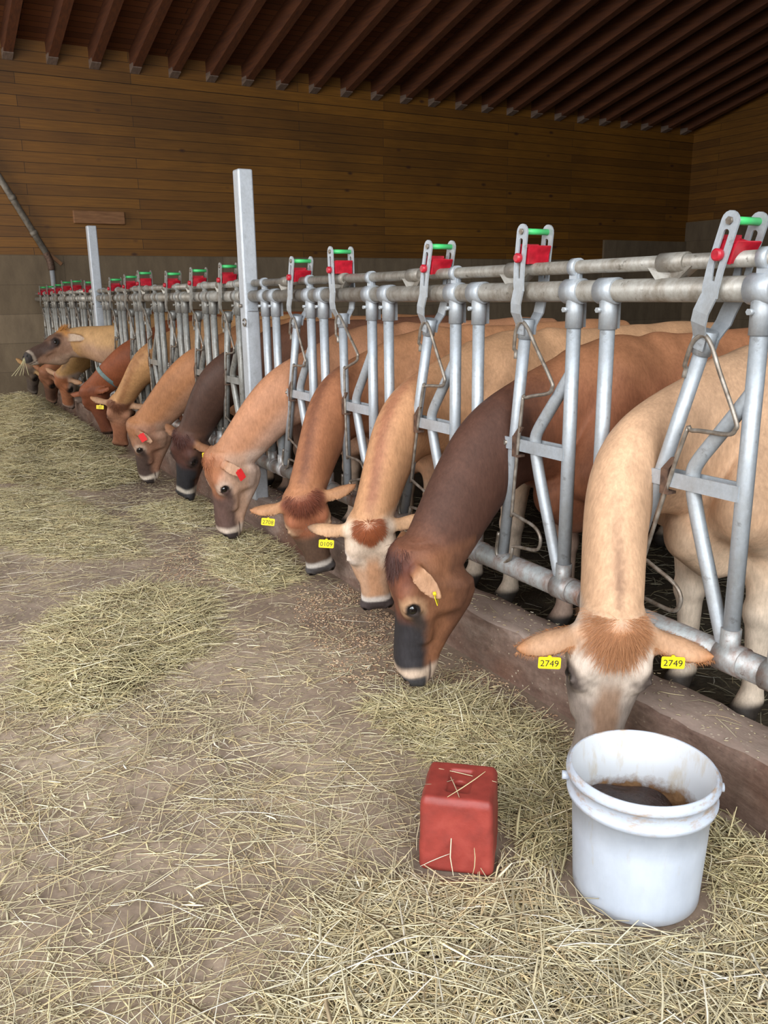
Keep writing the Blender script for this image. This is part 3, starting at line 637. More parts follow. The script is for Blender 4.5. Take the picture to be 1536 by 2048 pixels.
def M_cowhide():
    t = NT('cow_hide'); at = t.n('ShaderNodeAttribute'); at.attribute_name = 'Col'
    n1 = t.noise(t.obj((1, 1, 0.30)), 105, 5, 0.7); n2 = t.noise(t.obj(), 16, 5, 0.6)
    c = t.mix(0.85, at.outputs['Color'], t.ramp(n1, [(0.3, (0.74, 0.72, 0.70, 1)), (0.68, (1.12, 1.11, 1.10, 1))]), 'MULTIPLY')
    c = t.mix(0.5, c, t.ramp(n2, [(0.3, (0.80, 0.78, 0.76, 1)), (0.68, (1.10, 1.10, 1.09, 1))]), 'MULTIPLY')
    t.color(c); t.bump(n1, 0.22, 0.004); m = t.set(Roughness=0.62)
    t.b.inputs['Specular IOR Level'].default_value = 0.25
    return m
M_HIDE = M_cowhide()
t = NT('cow_eye'); t.color(rgba((16, 12, 11))); M_EYE = t.set(Roughness=0.06); t.b.inputs['Coat Weight'].default_value = 0.6
t = NT('tag_yellow'); t.color(rgba((232, 206, 20))); M_YEL = t.set(Roughness=0.45)
t = NT('tag_red'); t.color(rgba((214, 44, 44))); M_TRED = t.set(Roughness=0.45)
t = NT('tag_ink'); t.color(rgba((34, 32, 20))); M_INK = t.set(Roughness=0.6)
t = NT('collar_band'); t.color(t.ramp(t.noise(t.obj(), 18, 3), [(0.35, rgba((92, 110, 108))), (0.65, rgba((132, 146, 140)))])); M_BAND = t.set(Roughness=0.8)
def M_hair(name):
    t = NT(name); at = t.n('ShaderNodeAttribute'); at.attribute_name = 'Col'; t.color(at.outputs['Color']); return t.set(Roughness=0.55)
M_HAIR = M_hair('hair')

def hair_mesh(roots, dirs, length, width, color, droop=0.0, seg=4, jit=0.3):
    """tapering three-sided locks, one per root"""
    n = len(roots); V = []; C = []; base = lin(color)
    L = length*RNG.uniform(0.6, 1.15, n); D = dirs+RNG.normal(0, jit, (n, 3)); D /= np.linalg.norm(D, axis=1)[:, None]
    u = np.cross(D, RNG.normal(0, 1, (n, 3))); u /= np.linalg.norm(u, axis=1)[:, None]; w = np.cross(D, u); pos = roots.copy(); rings = []
    for s in range(seg):
        r = width*(1-0.85*s/(seg-1))*RNG.uniform(0.8, 1.2, n)
        for j in range(3): a = 2*math.pi*j/3; rings.append(pos+(r[:, None])*(math.cos(a)*u+math.sin(a)*w))
        D = D+np.array([0, 0, -droop])+RNG.normal(0, 0.05, (n, 3)); D /= np.linalg.norm(D, axis=1)[:, None]; pos = pos+D*(L/(seg-1))[:, None]
    V = np.stack(rings, 1).reshape(-1, 3); m = seg*3; F = []
    for s in range(seg-1):
        for j in range(3): F.append([s*3+j, s*3+(j+1) % 3, (s+1)*3+(j+1) % 3, (s+1)*3+j])
    F = (np.array(F)[None]+(np.arange(n)*m)[:, None, None]).reshape(-1, 4)
    cv = base[None]*RNG.uniform(0.75, 1.2, (n, 1)); return V, F, np.repeat(cv, m, 0)

def text_mesh(body, size):
    cu = bpy.data.curves.new('digits', 'FONT'); cu.body = body; cu.size = size; cu.align_x = 'CENTER'; cu.align_y = 'CENTER'; cu.extrude = 0.0004
    o = bpy.data.objects.new('digits', cu); COL.objects.link(o); dg = bpy.context.evaluated_depsgraph_get(); me = bpy.data.meshes.new_from_object(o.evaluated_get(dg))
    bpy.data.objects.remove(o); bpy.data.curves.remove(cu); me.name = 'tag_number'; return me

def lock_shape(kind, t, x, sp):
    """how densely the forelock grows at t, x on the forehead"""
    if kind == 'heart':
        u, v = x/sp[0], (t-0.025)/0.062
        # point towards the nose, two lobes at the poll
        return sstep(0.25, -0.15, (u*u*1.25+(v*0.95)**2-0.75)**3/0.35-(u*u*1.25)*(-v*0.95)**3-0.05+0.35*np.maximum(v-0.4, 0)*np.abs(u)*3)*(np.abs(u) < 1-0.85*np.clip(v, 0, 1.2)**1.2)
    return np.clip(1.25-np.sqrt((x/sp[0])**2+(np.maximum(t, 0)/sp[1])**2), 0, 1)
def build_cow(spec):
    H, pr, chain, ears, g, d, l, S, nb = cow_field(spec); lo = np.min([p.lo for p in pr], 0); hi = np.max([p.hi for p in pr], 0)
    hp = np.array([H.pt(a, b, c) for a in (-0.06, 0.52) for b in (-0.11, 0.11) for c in (0.02, -0.23)]+[e.base+e.e*e.L for e in ears]); f0, f1 = hp.min(0)-0.03, hp.max(0)+0.03
    fine = spec.get('fine', 0.008); co = max(0.022, fine*2.4); A = [axis(lo[i], hi[i], f0[i], f1[i], fine, co) for i in range(3)]
    V, F = surface_nets(pr, *A)
    D0 = field(pr, V); eps = 0.003; G = np.stack([field(pr, V+np.eye(3)[i]*eps)-D0 for i in range(3)], 1)/eps
    gn = np.sum(G*G, 1)+1e-6; step = -D0/np.maximum(gn, 0.3); step = np.clip(step, -fine*0.7, fine*0.7); V = V+G*step[:, None]
    # ease the thin ear rims
    em = np.zeros(len(V), bool)
    for e in ears: m = np.all((V > e.lo) & (V < e.hi), 1); em[m] |= (e.d(V[m]) < 0.02) & (e.coords(V[m])[0] > 0.12)
    ed = np.concatenate([F[:, [0, 1]], F[:, [1, 2]], F[:, [2, 3]], F[:, [3, 0]]]); ed = ed[em[ed[:, 0]]]; cn = np.bincount(ed[:, 0], minlength=len(V))[:, None]
    for _ in range(8):
        A_ = np.stack([np.bincount(ed[:, 0], V[ed[:, 1], i], len(V)) for i in range(3)], 1)/np.maximum(cn, 1); V = np.where((em & (cn[:, 0] > 0))[:, None], 0.4*V+0.6*A_, V)
    # ---- coat markings
    c = spec['col']; t, x, n = H.loc(V); W1 = wob(V, 38); W2 = wob(V, 90, 1.3)
    col = np.repeat(lin(c['coat'])[None], len(V), 0)
    def paint(mask, color): nonlocal col; m = np.clip(mask, 0, 1)[:, None]; col = col*(1-m)+lin(color)[None]*m
    q = V-g; u = q@d/S; v = q@l/S; z = q[:, 2]/S
    body = sstep(0.0, 0.25, u)
    if 'back' in c: paint(body*sstep(1.0, 1.2, z+0.03*W1), c['back'])
    paint(body*sstep(0.80, 0.50, z+0.05*W1)*0.8, c['belly']); paint(body*sstep(0.55, 0.36, z+0.03*W1)*(0.9), c['leg']); paint(body*sstep(0.09, 0.06, z), c['hoof'])
    # neck
    best = np.full(len(V), 9.0); tau = np.zeros(len(V)); ql = np.zeros(len(V)); qw = np.zeros(len(V))
    for p, a0, a1 in chain:
        dd = p.d(V); m = dd < best; qq = V[m]-p.a; h = np.clip(qq@p.ax/p.L, 0, 1); best[m] = dd[m]; tau[m] = a0+(a1-a0)*h; ql[m] = qq@p.lat; qw[m] = qq@p.w
    wh = sstep(-0.05, 0.03, t+0.15*n) * (np.abs(x) < 0.4)
    onneck = (best < 0.06)*(1-wh)
    crest = sstep(-0.1, 0.7, (qw*np.sign(chain[0][0].w[2] or 1))/0.14)
    if 'neck' in c: paint(onneck*sstep(0.22, 0.5, tau)*(1-0.3*sstep(0.86, 1.0, tau)), c['neck'])
    if 'throat' in c: paint(onneck*sstep(0.3, -0.6, (qw*np.sign(chain[0][0].w[2] or 1))/0.14)*sstep(0.1, 0.3, tau)*0.8, c['throat'])
    if 'stripe' in c: paint(onneck*crest*np.exp(-(ql/(c.get('sw', 0.026)+0.006*W1))**2)*sstep(c.get('st0', 0.30), c.get('st0', 0.30)+0.3, tau)*sstep(1.02, 0.9, tau)*0.75, c['stripe'])
    # head
    hm = sstep(-0.04, 0.02, t)*(np.abs(x) < 0.125)*(n < 0.05)*(n > -0.26)
    ax_ = np.abs(x)
    paint(hm*1.0, c['cheek'])
    paint(hm*sstep(-0.075, -0.035, n+0.008*W1)*sstep(0.105, 0.075, ax_), c['face'])
    if 'jaw' in c: paint(hm*sstep(-0.14, -0.18, n+0.01*W1), c['jaw'])
    paint(hm*sstep(0.19, 0.26, t+0.012*W1)*sstep(-0.105, -0.07, n+0.008*W1+0.1*(t-0.3))*c.get('nosew', 1.0), c['nose'])
    if 'mid' in c: paint(hm*sstep(0.13, 0.22, t)*sstep(0.40, 0.36, t)*sstep(0.040, 0.014, ax_+0.010*W1)*0.9*sstep(-0.05, -0.02, n), c['mid'])
    if 'brow' in c: paint(hm*sstep(0.10, 0.02, t+0.015*W1)*sstep(-0.07, -0.03, n), c['brow'])
    if spec.get('forelock'):
        fl = spec['forelock']; paint(hm*(n > -0.07)*lock_shape(fl.get('shape', 'tuft'), t, x, fl.get('spread', (0.06, 0.08)))*0.9, fl['color'])
    for sg in (-1, 1):
        r = np.sqrt(((t-0.168)*0.8)**2+(x-sg*0.092)**2*0.4+(n+0.043)**2); paint(hm*sstep(0.050, 0.028, r+0.004*W2), c['ring'])
        paint(hm*sstep(0.026, 0.019, r), (30, 24, 22))
        if 'tear' in c: paint(hm*np.exp(-((n+0.052+0.25*(t-0.18))/0.02)**2)*sstep(0.165, 0.19, t)*sstep(0.28, 0.21, t)*(ax_ > 0.03), c['tear'])
    mz = c.get('mz', 0.0); paint(hm*sstep(0.405, 0.430, t+mz+0.006*W1+0.15*np.maximum(-n-0.09, 0)), c['muzzle'])
    paint(hm*sstep(0.440, 0.452, t+mz+0.004*W1-0.15*np.maximum(-n-0.06, 0))*sstep(-0.100, -0.088, n)*sstep(0.10, 0.085, ax_), c['pad'])
    nos = np.min([np.sqrt((t-0.478)**2+(ax_-0.042)**2+(n+0.042)**2)], 0); paint(hm*sstep(0.020, 0.012, nos), (18, 14, 14))
    paint(hm*sstep(0.39, 0.41, t)*np.exp(-((n+0.1065)/0.0035)**2)*(ax_ > 0.02), (60, 44, 40))
    for e in ears:
        a, b, cc = e.coords(V); m = sstep(0.02, 0.2, a)*(a < 1.2)*(e.d(V) < 0.006); paint(m*1.0, c['ear']); paint(m*sstep(0.65, 1.0, a+0.06*W1)*0.85, c['eartip'])
        paint(m*sstep(0.002, 0.010, cc-(b/0.05)**2*0.02+0.012*a*a)*sstep(0.12, 0.3, a)*0.8, c['earin'])
    col = col*(1+0.10*W1+0.06*W2)[:, None]
    gl = col@np.array([0.35, 0.5, 0.15]); col = (gl[:, None]+(col-gl[:, None])*0.91)*0.88*(1+0.10*wob(V, 7.0, 3.0)[:, None])
    me = big_mesh('cow', V, F, np.clip(col, 0.003, 1)); cow = link('cow', me, M_HIDE)
    tag(cow, spec['label'], 'cow', 'brown dairy cows feeding through the headlocks')
    # ---- parts
    eb = MB()
    for sg in (-1, 1):
        e = MB().ball((0, 0, 0), 0.0225*H.sc, 20, 12).build('eye', M_EYE, cow); e.location = H.pt(0.169, sg*0.0770, -0.0435)
    fl = spec.get('forelock')
    if fl:
        k, ln, cl = fl['n'], fl['len'], fl['color']; sp = fl.get('spread', (0.06, 0.08)); ct = fl.get('ct', 0.0)
        tt = RNG.uniform(-0.03, sp[1], 6*k); xx = RNG.uniform(-sp[0], sp[0], 6*k)
        keep = np.nonzero(lock_shape(fl.get('shape', 'tuft'), tt, xx, sp) > RNG.uniform(0.1, 1, 6*k))[0][:k]; tt, xx = tt[keep], xx[keep]; k = len(tt)
        roots = np.array([H.pt(a_, b_, 0.0-0.9*b_*b_/0.16) for a_, b_ in zip(tt, xx)])
        for _ in range(3):
            dr = field(pr, roots); roots = roots-np.outer(np.clip(dr, -0.02, 0.02), H.n)
        dirs = np.array([nrm(H.vec((a_-ct)*fl.get('fan', 1.0)+fl.get('down', 0.03), b_*fl.get('fan', 1.0), 0.0)+1e-6)+H.n*fl.get('lift', 0.12) for a_, b_ in zip(tt, xx)]); dirs /= np.linalg.norm(dirs, axis=1)[:, None]
        Vh, Fh, Ch = hair_mesh(roots, dirs, ln, fl.get('w', 0.0011), cl, fl.get('droop', 0.05), 4, fl.get('jit', 0.13)); tag(link('forelock', big_mesh('forelock', Vh, Fh, Ch), M_HAIR, cow), fl.get('label'))
    for k, e in enumerate(ears):
        if spec.get('earhair'):
            m = spec['earhair']; a = RNG.uniform(0.15, 1.0, m); b = RNG.choice([-1, 1], m)*np.interp(a, [0, 0.3, 0.5, 0.7, 0.85, 1.0], [0.03, 0.043, 0.048, 0.041, 0.029, 0.010])*H.sc*RNG.uniform(0.6, 1.0, m)
            roots = np.array([e.base+e.e*ai*e.L+e.b*bi+e.c*(0.02*(bi/0.045)**2-0.012*ai*ai) for ai, bi in zip(a, b)]); dirs = np.array([e.e*0.7+e.b*np.sign(bi)*0.6+e.c*0.2 for bi in b])
            Vh, Fh, Ch = hair_mesh(roots, dirs, 0.014, 0.0005, c['eartip'], 0.15, 3, 0.25); link('ear_hair', big_mesh('ear_hair', Vh, Fh, Ch), M_HAIR, cow)
    for tg in spec.get('tags', []):
        e = ears[tg['ear']]; cen = e.base+e.e*e.L*tg.get('at', 0.5)+np.array(tg.get('off', (0, 0, 0)), float)+e.c*tg.get('lift', 0.0); w, h = tg.get('size', (0.062, 0.034))
        yv = nrm(tg.get('up', (0, 0, 1))); zv = np.array(tg['face'], float); zv = nrm(zv-yv*(zv@yv)); xv = np.cross(yv, zv)
        b = MB(); r = 0.005; lp = []
        for cx_, cy_, a0 in ((w/2-r, h/2-r, 0), (-w/2+r, h/2-r, 1), (-w/2+r, -h/2+r, 2), (w/2-r, -h/2+r, 3)): lp += [(cx_+r*math.cos(a), cy_+r*math.sin(a)) for a in np.linspace(a0*math.pi/2, (a0+1)*math.pi/2, 4)]
        nlp = len(lp); b.add([(px_, py_, -0.0008) for px_, py_ in lp]+[(px_, py_, 0.0008) for px_, py_ in lp], [tuple(range(nlp))[::-1], tuple(range(nlp, 2*nlp))]+[(j, (j+1) % nlp, nlp+(j+1) % nlp, nlp+j) for j in range(nlp)])
        b.tube([(0, h*0.46, -0.006), (0, h*0.46, 0.004)], 0.006, 10)
        o = b.build('ear_tag', M_TRED if tg.get('red') else M_YEL, cow); o['label'] = 'red ear tag' if tg.get('red') else 'yellow ear tag'
        o.matrix_world = Matrix(((xv[0], yv[0], zv[0], cen[0]), (xv[1], yv[1], zv[1], cen[1]), (xv[2], yv[2], zv[2], cen[2]), (0, 0, 0, 1)))
        if tg.get('text'):
            nm = link('tag_number', text_mesh(tg['text'], tg.get('ts', 0.026)), M_INK, o); nm.location = (0, -0.002, 0.0011)
    if spec.get('collar'):
        at = spec['collar']; p = min(chain, key=lambda k: abs(k[1]-at))[0]; rl, rv = p.ra*1.10; P = [p.a+p.lat*rl*math.cos(a)+p.w*rv*math.sin(a) for a in np.linspace(0, 2*math.pi, 49)[:-1]]
        Vc, Fc = [], []
        for i, q in enumerate(P):
            o_ = nrm(q-p.a)*0.004
            Vc += [q-p.ax*0.018, q+p.ax*0.018, q+p.ax*0.018+o_, q-p.ax*0.018+o_]
        for i in range(48):
            a, b2 = i*4, ((i+1) % 48)*4; Fc += [(a+j, a+(j+1) % 4, b2+(j+1) % 4, b2+j) for j in range(4)]
        cm = MB(); cm.add(Vc, Fc, True); tag(cm.build('neck_collar', M_BAND, cow), 'pale grey-green neck strap')
    return cow, H
# ------------------------------------------------------------------ the herd
def ears(l=(0.15, 0.95, -0.12), r=(0.15, 0.95, -0.12), lu=(0.95, 0.1, -0.30), ru=(0.95, 0.1, -0.30)):
    """left is the -s side (nearer the camera for a cow feeding in profile)"""
    return [(-1, (l[0], -l[1], l[2]), (lu[0], -lu[1], lu[2])), (1, r, ru)]
WHITE = (225, 212, 198)
TAN = dict(coat=(212, 168, 130), belly=(226, 198, 168), leg=(220, 200, 178), hoof=(60, 52, 46), eartip=(176, 116, 68), ear=(186, 142, 106), earin=(150, 112, 88))  # earin is darker here: inner-ear shade put into the colour
COWS = [
 dict(gate=1.79, P=(1.586, 1.513, 0.536), M=(1.592, 1.575, 0.040), n=(-.48, -.86, 0), fine=0.0065, hw=1.2, girth=0.95, gy=0.0, gz=0.87, ears=ears((0.30, 0.92, 0.22), (0.44, 0.88, -0.10), lu=(0.9, 0.1, -0.45), ru=(0.9, 0.1, -0.45)),
      col=dict(TAN, stripe=(112, 78, 56), cheek=(206, 186, 168), face=(206, 188, 172), nose=(140, 126, 116), mid=(140, 108, 84), brow=(196, 150, 112), st0=0.62, sw=0.015, ring=(88, 76, 70), tear=(96, 84, 78), muzzle=(164, 154, 148), pad=(92, 84, 82), jaw=(212, 196, 180)),
      forelock=dict(n=4200, len=0.034, color=(188, 132, 90), spread=(0.074, 0.12), w=0.0004, down=0.02, ct=-0.01, jit=0.2, label='orange-brown forelock'), earhair=420,
      tags=[dict(ear=1, at=0.50, off=(-0.02, -0.03, -0.05), face=(-0.5, -0.85, 0.2), up=(0.05, 0, 1), text='2749'), dict(ear=0, at=0.34, off=(-0.02, -0.035, -0.045), face=(-0.6, -0.8, 0.2), text='2749')],
      label='pale tan cow with ginger forelock and twin yellow tags, head behind the white bucket'),
 dict(gate=2.449, P=(1.368, 2.370, 0.567), M=(1.392, 2.416, 0.060), hn=1.2, hw=1.12, earlen=(0.78, 1), n=(-.95, .28, 0), fine=0.0065, ears=ears((0.30, 0.90, -0.24), (0.1, 0.95, -0.25), lu=(-0.46, 0.54, 0.70)),
      col=dict(coat=(160, 98, 64), back=(176, 116, 76), belly=(120, 74, 52), leg=(200, 170, 150), hoof=(50, 44, 40), neck=(84, 54, 42), cheek=(134, 86, 56), face=(128, 74, 50), nose=(50, 47, 50), brow=(96, 54, 42), ring=(178, 136, 100), tear=(60, 50, 46), muzzle=(190, 166, 144), pad=(66, 64, 66), jaw=(112, 72, 50), ear=(150, 98, 62), eartip=(170, 124, 84), earin=(176, 134, 100)),
      forelock=dict(n=900, len=0.045, color=(78, 44, 36), spread=(0.062, 0.085), w=0.0009, down=0.03, ct=-0.03, label='dark brown forelock'),
      tags=[dict(ear=0, at=0.72, off=(0.0, -0.02, -0.02), face=(0.75, -0.5, -0.2), up=(-0.3, 0.1, 1), text='2748')],
      label='dark brown cow with black nose and pale muzzle ring, in profile'),
 dict(gate=3.10, P=(1.571, 2.889, 0.503), M=(1.667, 2.994, 0.060), hw=1.2, n=(-.46, -.88, 0), fine=0.007, gy=-0.02, ears=ears((0.0, 0.97, -0.2), (0.0, 0.97, -0.2)),
      col=dict(TAN, coat=(206, 156, 112), neck=(202, 146, 100), stripe=(140, 82, 58), cheek=(222, 192, 164), face=(226, 200, 176), nose=(204, 156, 120), nosew=0.9, mid=(206, 150, 108), ring=(226, 206, 190), mz=0.03, muzzle=(232, 220, 210), pad=(78, 68, 68), ear=(206, 160, 118), eartip=(96, 72, 62), jaw=(226, 206, 188)),
      forelock=dict(n=1600, len=0.026, color=(166, 92, 54), spread=(0.062, 0.085), shape='heart', w=0.0007, down=0.01, ct=-0.01, jit=0.08, lift=0.18, label='heart-shaped russet forelock'), earhair=80,
      tags=[dict(ear=1, at=0.55, off=(-0.015, -0.035, -0.055), face=(-0.45, -0.88, 0.1), up=(0.1, 0, 1), text='0109')],
      label='light tan cow with a heart-shaped russet forelock on its white forehead'),
 dict(gate=3.758, P=(1.543, 3.470, 0.498), M=(1.683, 3.569, 0.060), hw=1.2, n=(-.36, -.93, 0), fine=0.0075, gy=-0.02, ears=ears((0.05, 0.97, -0.1), (0.12, 0.9, -0.3)),
      col=dict(coat=(190, 132, 88), belly=(200, 150, 112), leg=(206, 178, 150), hoof=(60, 50, 44), neck=(166, 106, 68), stripe=(104, 62, 44), cheek=(166, 110, 74), face=(164, 98, 64), nose=(96, 72, 56), brow=(132, 74, 52), ring=(190, 150, 116), mz=0.025, muzzle=(214, 206, 196), pad=(86, 82, 82), ear=(186, 134, 92), eartip=(178, 120, 78), earin=(190, 150, 116)),
      forelock=dict(n=800, len=0.045, color=(122, 66, 46), spread=(0.07, 0.08), down=0.03, ct=-0.02), earhair=60,
      tags=[dict(ear=1, at=0.5, off=(-0.015, -0.035, -0.055), face=(-0.4, -0.9, 0.1), up=(0.15, 0, 1), text='2708')],
      label='reddish tan cow with dark nose and white muzzle, eating from the small hay heap'),
 dict(gate=4.397, P=(1.418, 4.499, 0.557), M=(1.472, 4.570, 0.050), hn=1.22, hw=1.12, earlen=(0.78, 1), n=(-.93, -.02, 0), fine=0.008, ears=ears((0.30, 0.84, -0.45), (0.1, 0.9, -0.3), lu=(-0.46, 0.54, 0.70)),
      col=dict(coat=(190, 132, 92), belly=(206, 164, 134), leg=(210, 184, 160), hoof=(60, 50, 44), neck=(188, 130, 92), throat=(206, 164, 140), cheek=(204, 162, 134), face=(176, 112, 74), nose=(94, 72, 66), nosew=0.95, brow=(178, 116, 78), ring=(206, 172, 150), tear=(86, 64, 58), muzzle=(206, 186, 168), pad=(66, 56, 56), jaw=(210, 178, 158), ear=(182, 124, 84), eartip=(176, 118, 80), earin=(190, 150, 120)),
      forelock=dict(n=350, len=0.045, color=(170, 106, 68), spread=(0.06, 0.08), down=0.03, ct=-0.02, w=0.0012),
      tags=[dict(ear=0, at=0.75, off=(0.01, -0.02, -0.01), face=(0.35, -0.93, 0.1), up=(-0.5, 0, 1), red=True, lift=0.022, size=(0.045, 0.06))],
      label='pinkish tan cow with big dark eye and red tag, beside the small hay heap'),
 dict(gate=5.43, P=(1.557, 5.483, 0.528), M=(1.564, 5.629, 0.050), hw=1.15, n=(-.8, -.36, 0), fine=0.009, ears=ears((0.1, 0.95, -0.2), (0.1, 0.95, -0.3)),
      col=dict(coat=(120, 78, 56), belly=(100, 66, 50), leg=(150, 120, 100), hoof=(50, 44, 40), neck=(80, 54, 42), cheek=(96, 66, 52), face=(84, 50, 40), nose=(42, 40, 43), brow=(84, 48, 38), ring=(60, 46, 42), mz=0.02, muzzle=(196, 184, 168), pad=(60, 58, 60), jaw=(70, 52, 46), ear=(150, 102, 68), eartip=(140, 96, 66), earin=(170, 130, 100)),
      forelock=dict(n=350, len=0.045, color=(78, 42, 34), spread=(0.06, 0.08), down=0.03, ct=-0.02, w=0.0012),
      tags=[dict(ear=0, at=0.62, off=(-0.02, -0.02, -0.035), face=(-0.3, -0.93, 0.1), text='2721')],
      label='nearly black-faced cow with brown poll, second head beyond the near square post'),
 dict(gate=6.054, P=(1.391, 6.236, 0.523), M=(1.479, 6.391, 0.050), hn=1.22, hw=1.12, earlen=(0.78, 1), n=(-.94, .10, 0), fine=0.010, ears=ears((0.30, 0.80, -0.5), (0.1, 0.9, -0.3), lu=(-0.46, 0.54, 0.70)),
      col=dict(coat=(184, 126, 80), belly=(190, 140, 104), leg=(190, 160, 130), hoof=(50, 44, 40), neck=(172, 114, 70), throat=(176, 130, 100), cheek=(160, 114, 88), face=(150, 104, 74), nose=(82, 64, 56), brow=(160, 106, 68), ring=(196, 164, 140), tear=(70, 54, 48), muzzle=(204, 188, 168), pad=(56, 48, 46), jaw=(166, 128, 104), ear=(166, 116, 78), eartip=(160, 110, 70), earin=(190, 150, 120)),
      tags=[dict(ear=0, at=0.55, off=(-0.02, -0.03, 0.01), face=(-0.2, -0.97, 0.1), up=(-0.5, 0, 1), red=True, lift=0.022, size=(0.045, 0.06))],
      label='brown cow in profile with red tag and shining dark eye, beside the black-faced cow'),
 dict(gate=7.304, P=(1.603, 7.453, 0.535), M=(1.626, 7.655, 0.100), n=(-.45, -.89, 0), fine=0.011, ears=ears((0.0, 0.97, -0.1), (0.0, 0.97, -0.15)),
      col=dict(TAN, coat=(204, 150, 94), neck=(200, 146, 90), stripe=(150, 98, 58), cheek=(184, 136, 104), face=(164, 112, 82), nose=(156, 98, 66), brow=(122, 74, 46), ring=(120, 80, 60), muzzle=(160, 106, 74), pad=(150, 100, 72), jaw=(170, 120, 90)),
      forelock=dict(n=250, len=0.03, color=(112, 66, 42), spread=(0.06, 0.10), w=0.0012),
      tags=[dict(ear=1, at=0.45, off=(-0.015, -0.035, -0.055), face=(-0.3, -0.95, 0.1), up=(0.1, 0, 1), text='27')],
      label='tan cow facing the alley with dark crown patch, muzzle deep in hay'),
 dict(gate=7.93, P=(1.44, 8.02, .60), M=(1.62, 8.10, .15), n=(-.78, -.6, 0), fine=0.012, collar=0.80, ears=ears((-0.05, 0.95, 0.05), (0.2, 0.9, -0.2)),
      col=dict(coat=(150, 82, 44), belly=(130, 72, 42), leg=(150, 90, 56), hoof=(50, 44, 40), neck=(140, 74, 38), cheek=(122, 66, 38), face=(126, 66, 36), nose=(112, 60, 36), ring=(90, 50, 34), muzzle=(110, 62, 40), pad=(70, 48, 40), ear=(140, 76, 42), eartip=(140, 76, 42), earin=(160, 100, 66)),
      label='red-brown cow wearing a pale strap round its neck'),
 dict(gate=8.52, P=(1.46, 8.90, 1.13), M=(1.04, 8.78, .93), n=(-.40, -.12, .9), fine=0.010, hn=1.25, gz=0.97, via=[(1.66, 8.80, 1.0)], neck=1.12, ears=ears((-0.40, 0.88, -0.25), (-0.4, 0.9, 0.0), lu=(0.68, 0.46, 0.585), ru=(0.3, 0.5, -0.6)),
      col=dict(coat=(200, 150, 92), belly=(190, 146, 106), leg=(190, 160, 130), hoof=(50, 44, 40), neck=(200, 154, 98), throat=(168, 130, 106), cheek=(164, 124, 98), face=(120, 88, 70), nose=(96, 74, 64), brow=(200, 138, 70), ring=(58, 44, 40), tear=(70, 52, 46), muzzle=(190, 172, 154), pad=(56, 48, 46), jaw=(180, 146, 120), ear=(180, 140, 104), eartip=(150, 110, 80), earin=(210, 184, 160)),
      forelock=dict(n=200, len=0.06, color=(196, 134, 62), spread=(0.06, 0.06), down=-0.02, ct=0.04, lift=0.6, w=0.0014),
      label='tan cow holding its head raised, hay hanging from its mouth'),
 dict(gate=9.73, P=(1.50, 9.72, .60), M=(1.58, 9.98, .20), n=(-.72, -.66, 0), fine=0.013, ears=ears((0.0, 0.95, -0.1), (0.1, 0.95, -0.2)),
      col=dict(TAN, coat=(184, 138, 78), neck=(184, 140, 80), stripe=(96, 66, 40), cheek=(176, 154, 138), face=(160, 96, 58), nose=(160, 100, 64), ring=(44, 34, 32), muzzle=(160, 134, 118), pad=(80, 64, 58)),
      label='cow with yellowish neck and pale grey cheek, head under the raised head'),
 dict(gate=10.35, P=(1.43, 10.42, .60), M=(1.50, 10.70, .20), n=(-.8, -.55, 0), fine=0.014, ears=ears(),
      col=dict(coat=(150, 94, 58), belly=(130, 84, 56), leg=(150, 110, 80), hoof=(50, 44, 40), cheek=(136, 86, 58), face=(130, 82, 54), nose=(96, 66, 50), ring=(40, 32, 30), muzzle=(130, 96, 76), pad=(60, 50, 46), ear=(140, 90, 56), eartip=(120, 80, 52), earin=(150, 110, 80)),
      tags=[dict(ear=0, at=0.5, off=(0, -0.02, -0.05), face=(-0.2, -0.97, 0.1))],
      label='brown cow far back, its head just left of the pale-cheeked cow'),
 dict(gate=11.59, P=(1.42, 11.66, .58), M=(1.46, 11.95, .20), n=(-.75, -.62, 0), fine=0.015, ears=ears(),
      col=dict(coat=(120, 92, 66), belly=(110, 84, 60), leg=(140, 110, 84), hoof=(50, 44, 40), cheek=(104, 92, 80), face=(96, 80, 66), nose=(90, 78, 70), ring=(36, 30, 28), muzzle=(120, 108, 98), pad=(50, 44, 42), ear=(170, 130, 80), eartip=(150, 110, 66), earin=(160, 120, 80)),
      label='greyish cow furthest back, nearest the concrete wall'),
]
for _sp in COWS: build_cow(_sp)
# ------------------------------------------------------------------ red salt lick block
t = NT('salt_lick'); v = t.obj(); n1 = t.noise(v, 14, 5, 0.6); n2 = t.noise(v, 120, 3)
c = t.ramp(n1, [(0.3, rgba((118, 44, 36))), (0.55, rgba((142, 54, 45))), (0.75, rgba((154, 66, 55)))])
c = t.mix(t.ramp(t.noise(v, 6, 5), [(0.62, (0, 0, 0, 1)), (0.72, (0.5, 0.5, 0.5, 1))]), c, rgba((120, 40, 36)))
t.color(c); t.bump(n2, 0.25, 0.002); M_SALT = t.set(Roughness=0.55)
class RBox:
    def __init__(s, c, h, r, k=0.004, sub=False, taper=0.0): s.c, s.h, s.r, s.k, s.sub, s.tp = np.array(c, float), np.array(h, float), r, k, sub, taper; s.lo = s.c-s.h-0.02; s.hi = s.c+s.h+0.02
    def d(s, P):
        q = P-s.c; f = 1-s.tp*q[:, 2:3]; q = np.abs(np.concatenate([q[:, :2]/f, q[:, 2:]], 1))-(s.h-s.r)
        return np.linalg.norm(np.maximum(q, 0), axis=1)+np.minimum(q.max(1), 0)-s.r
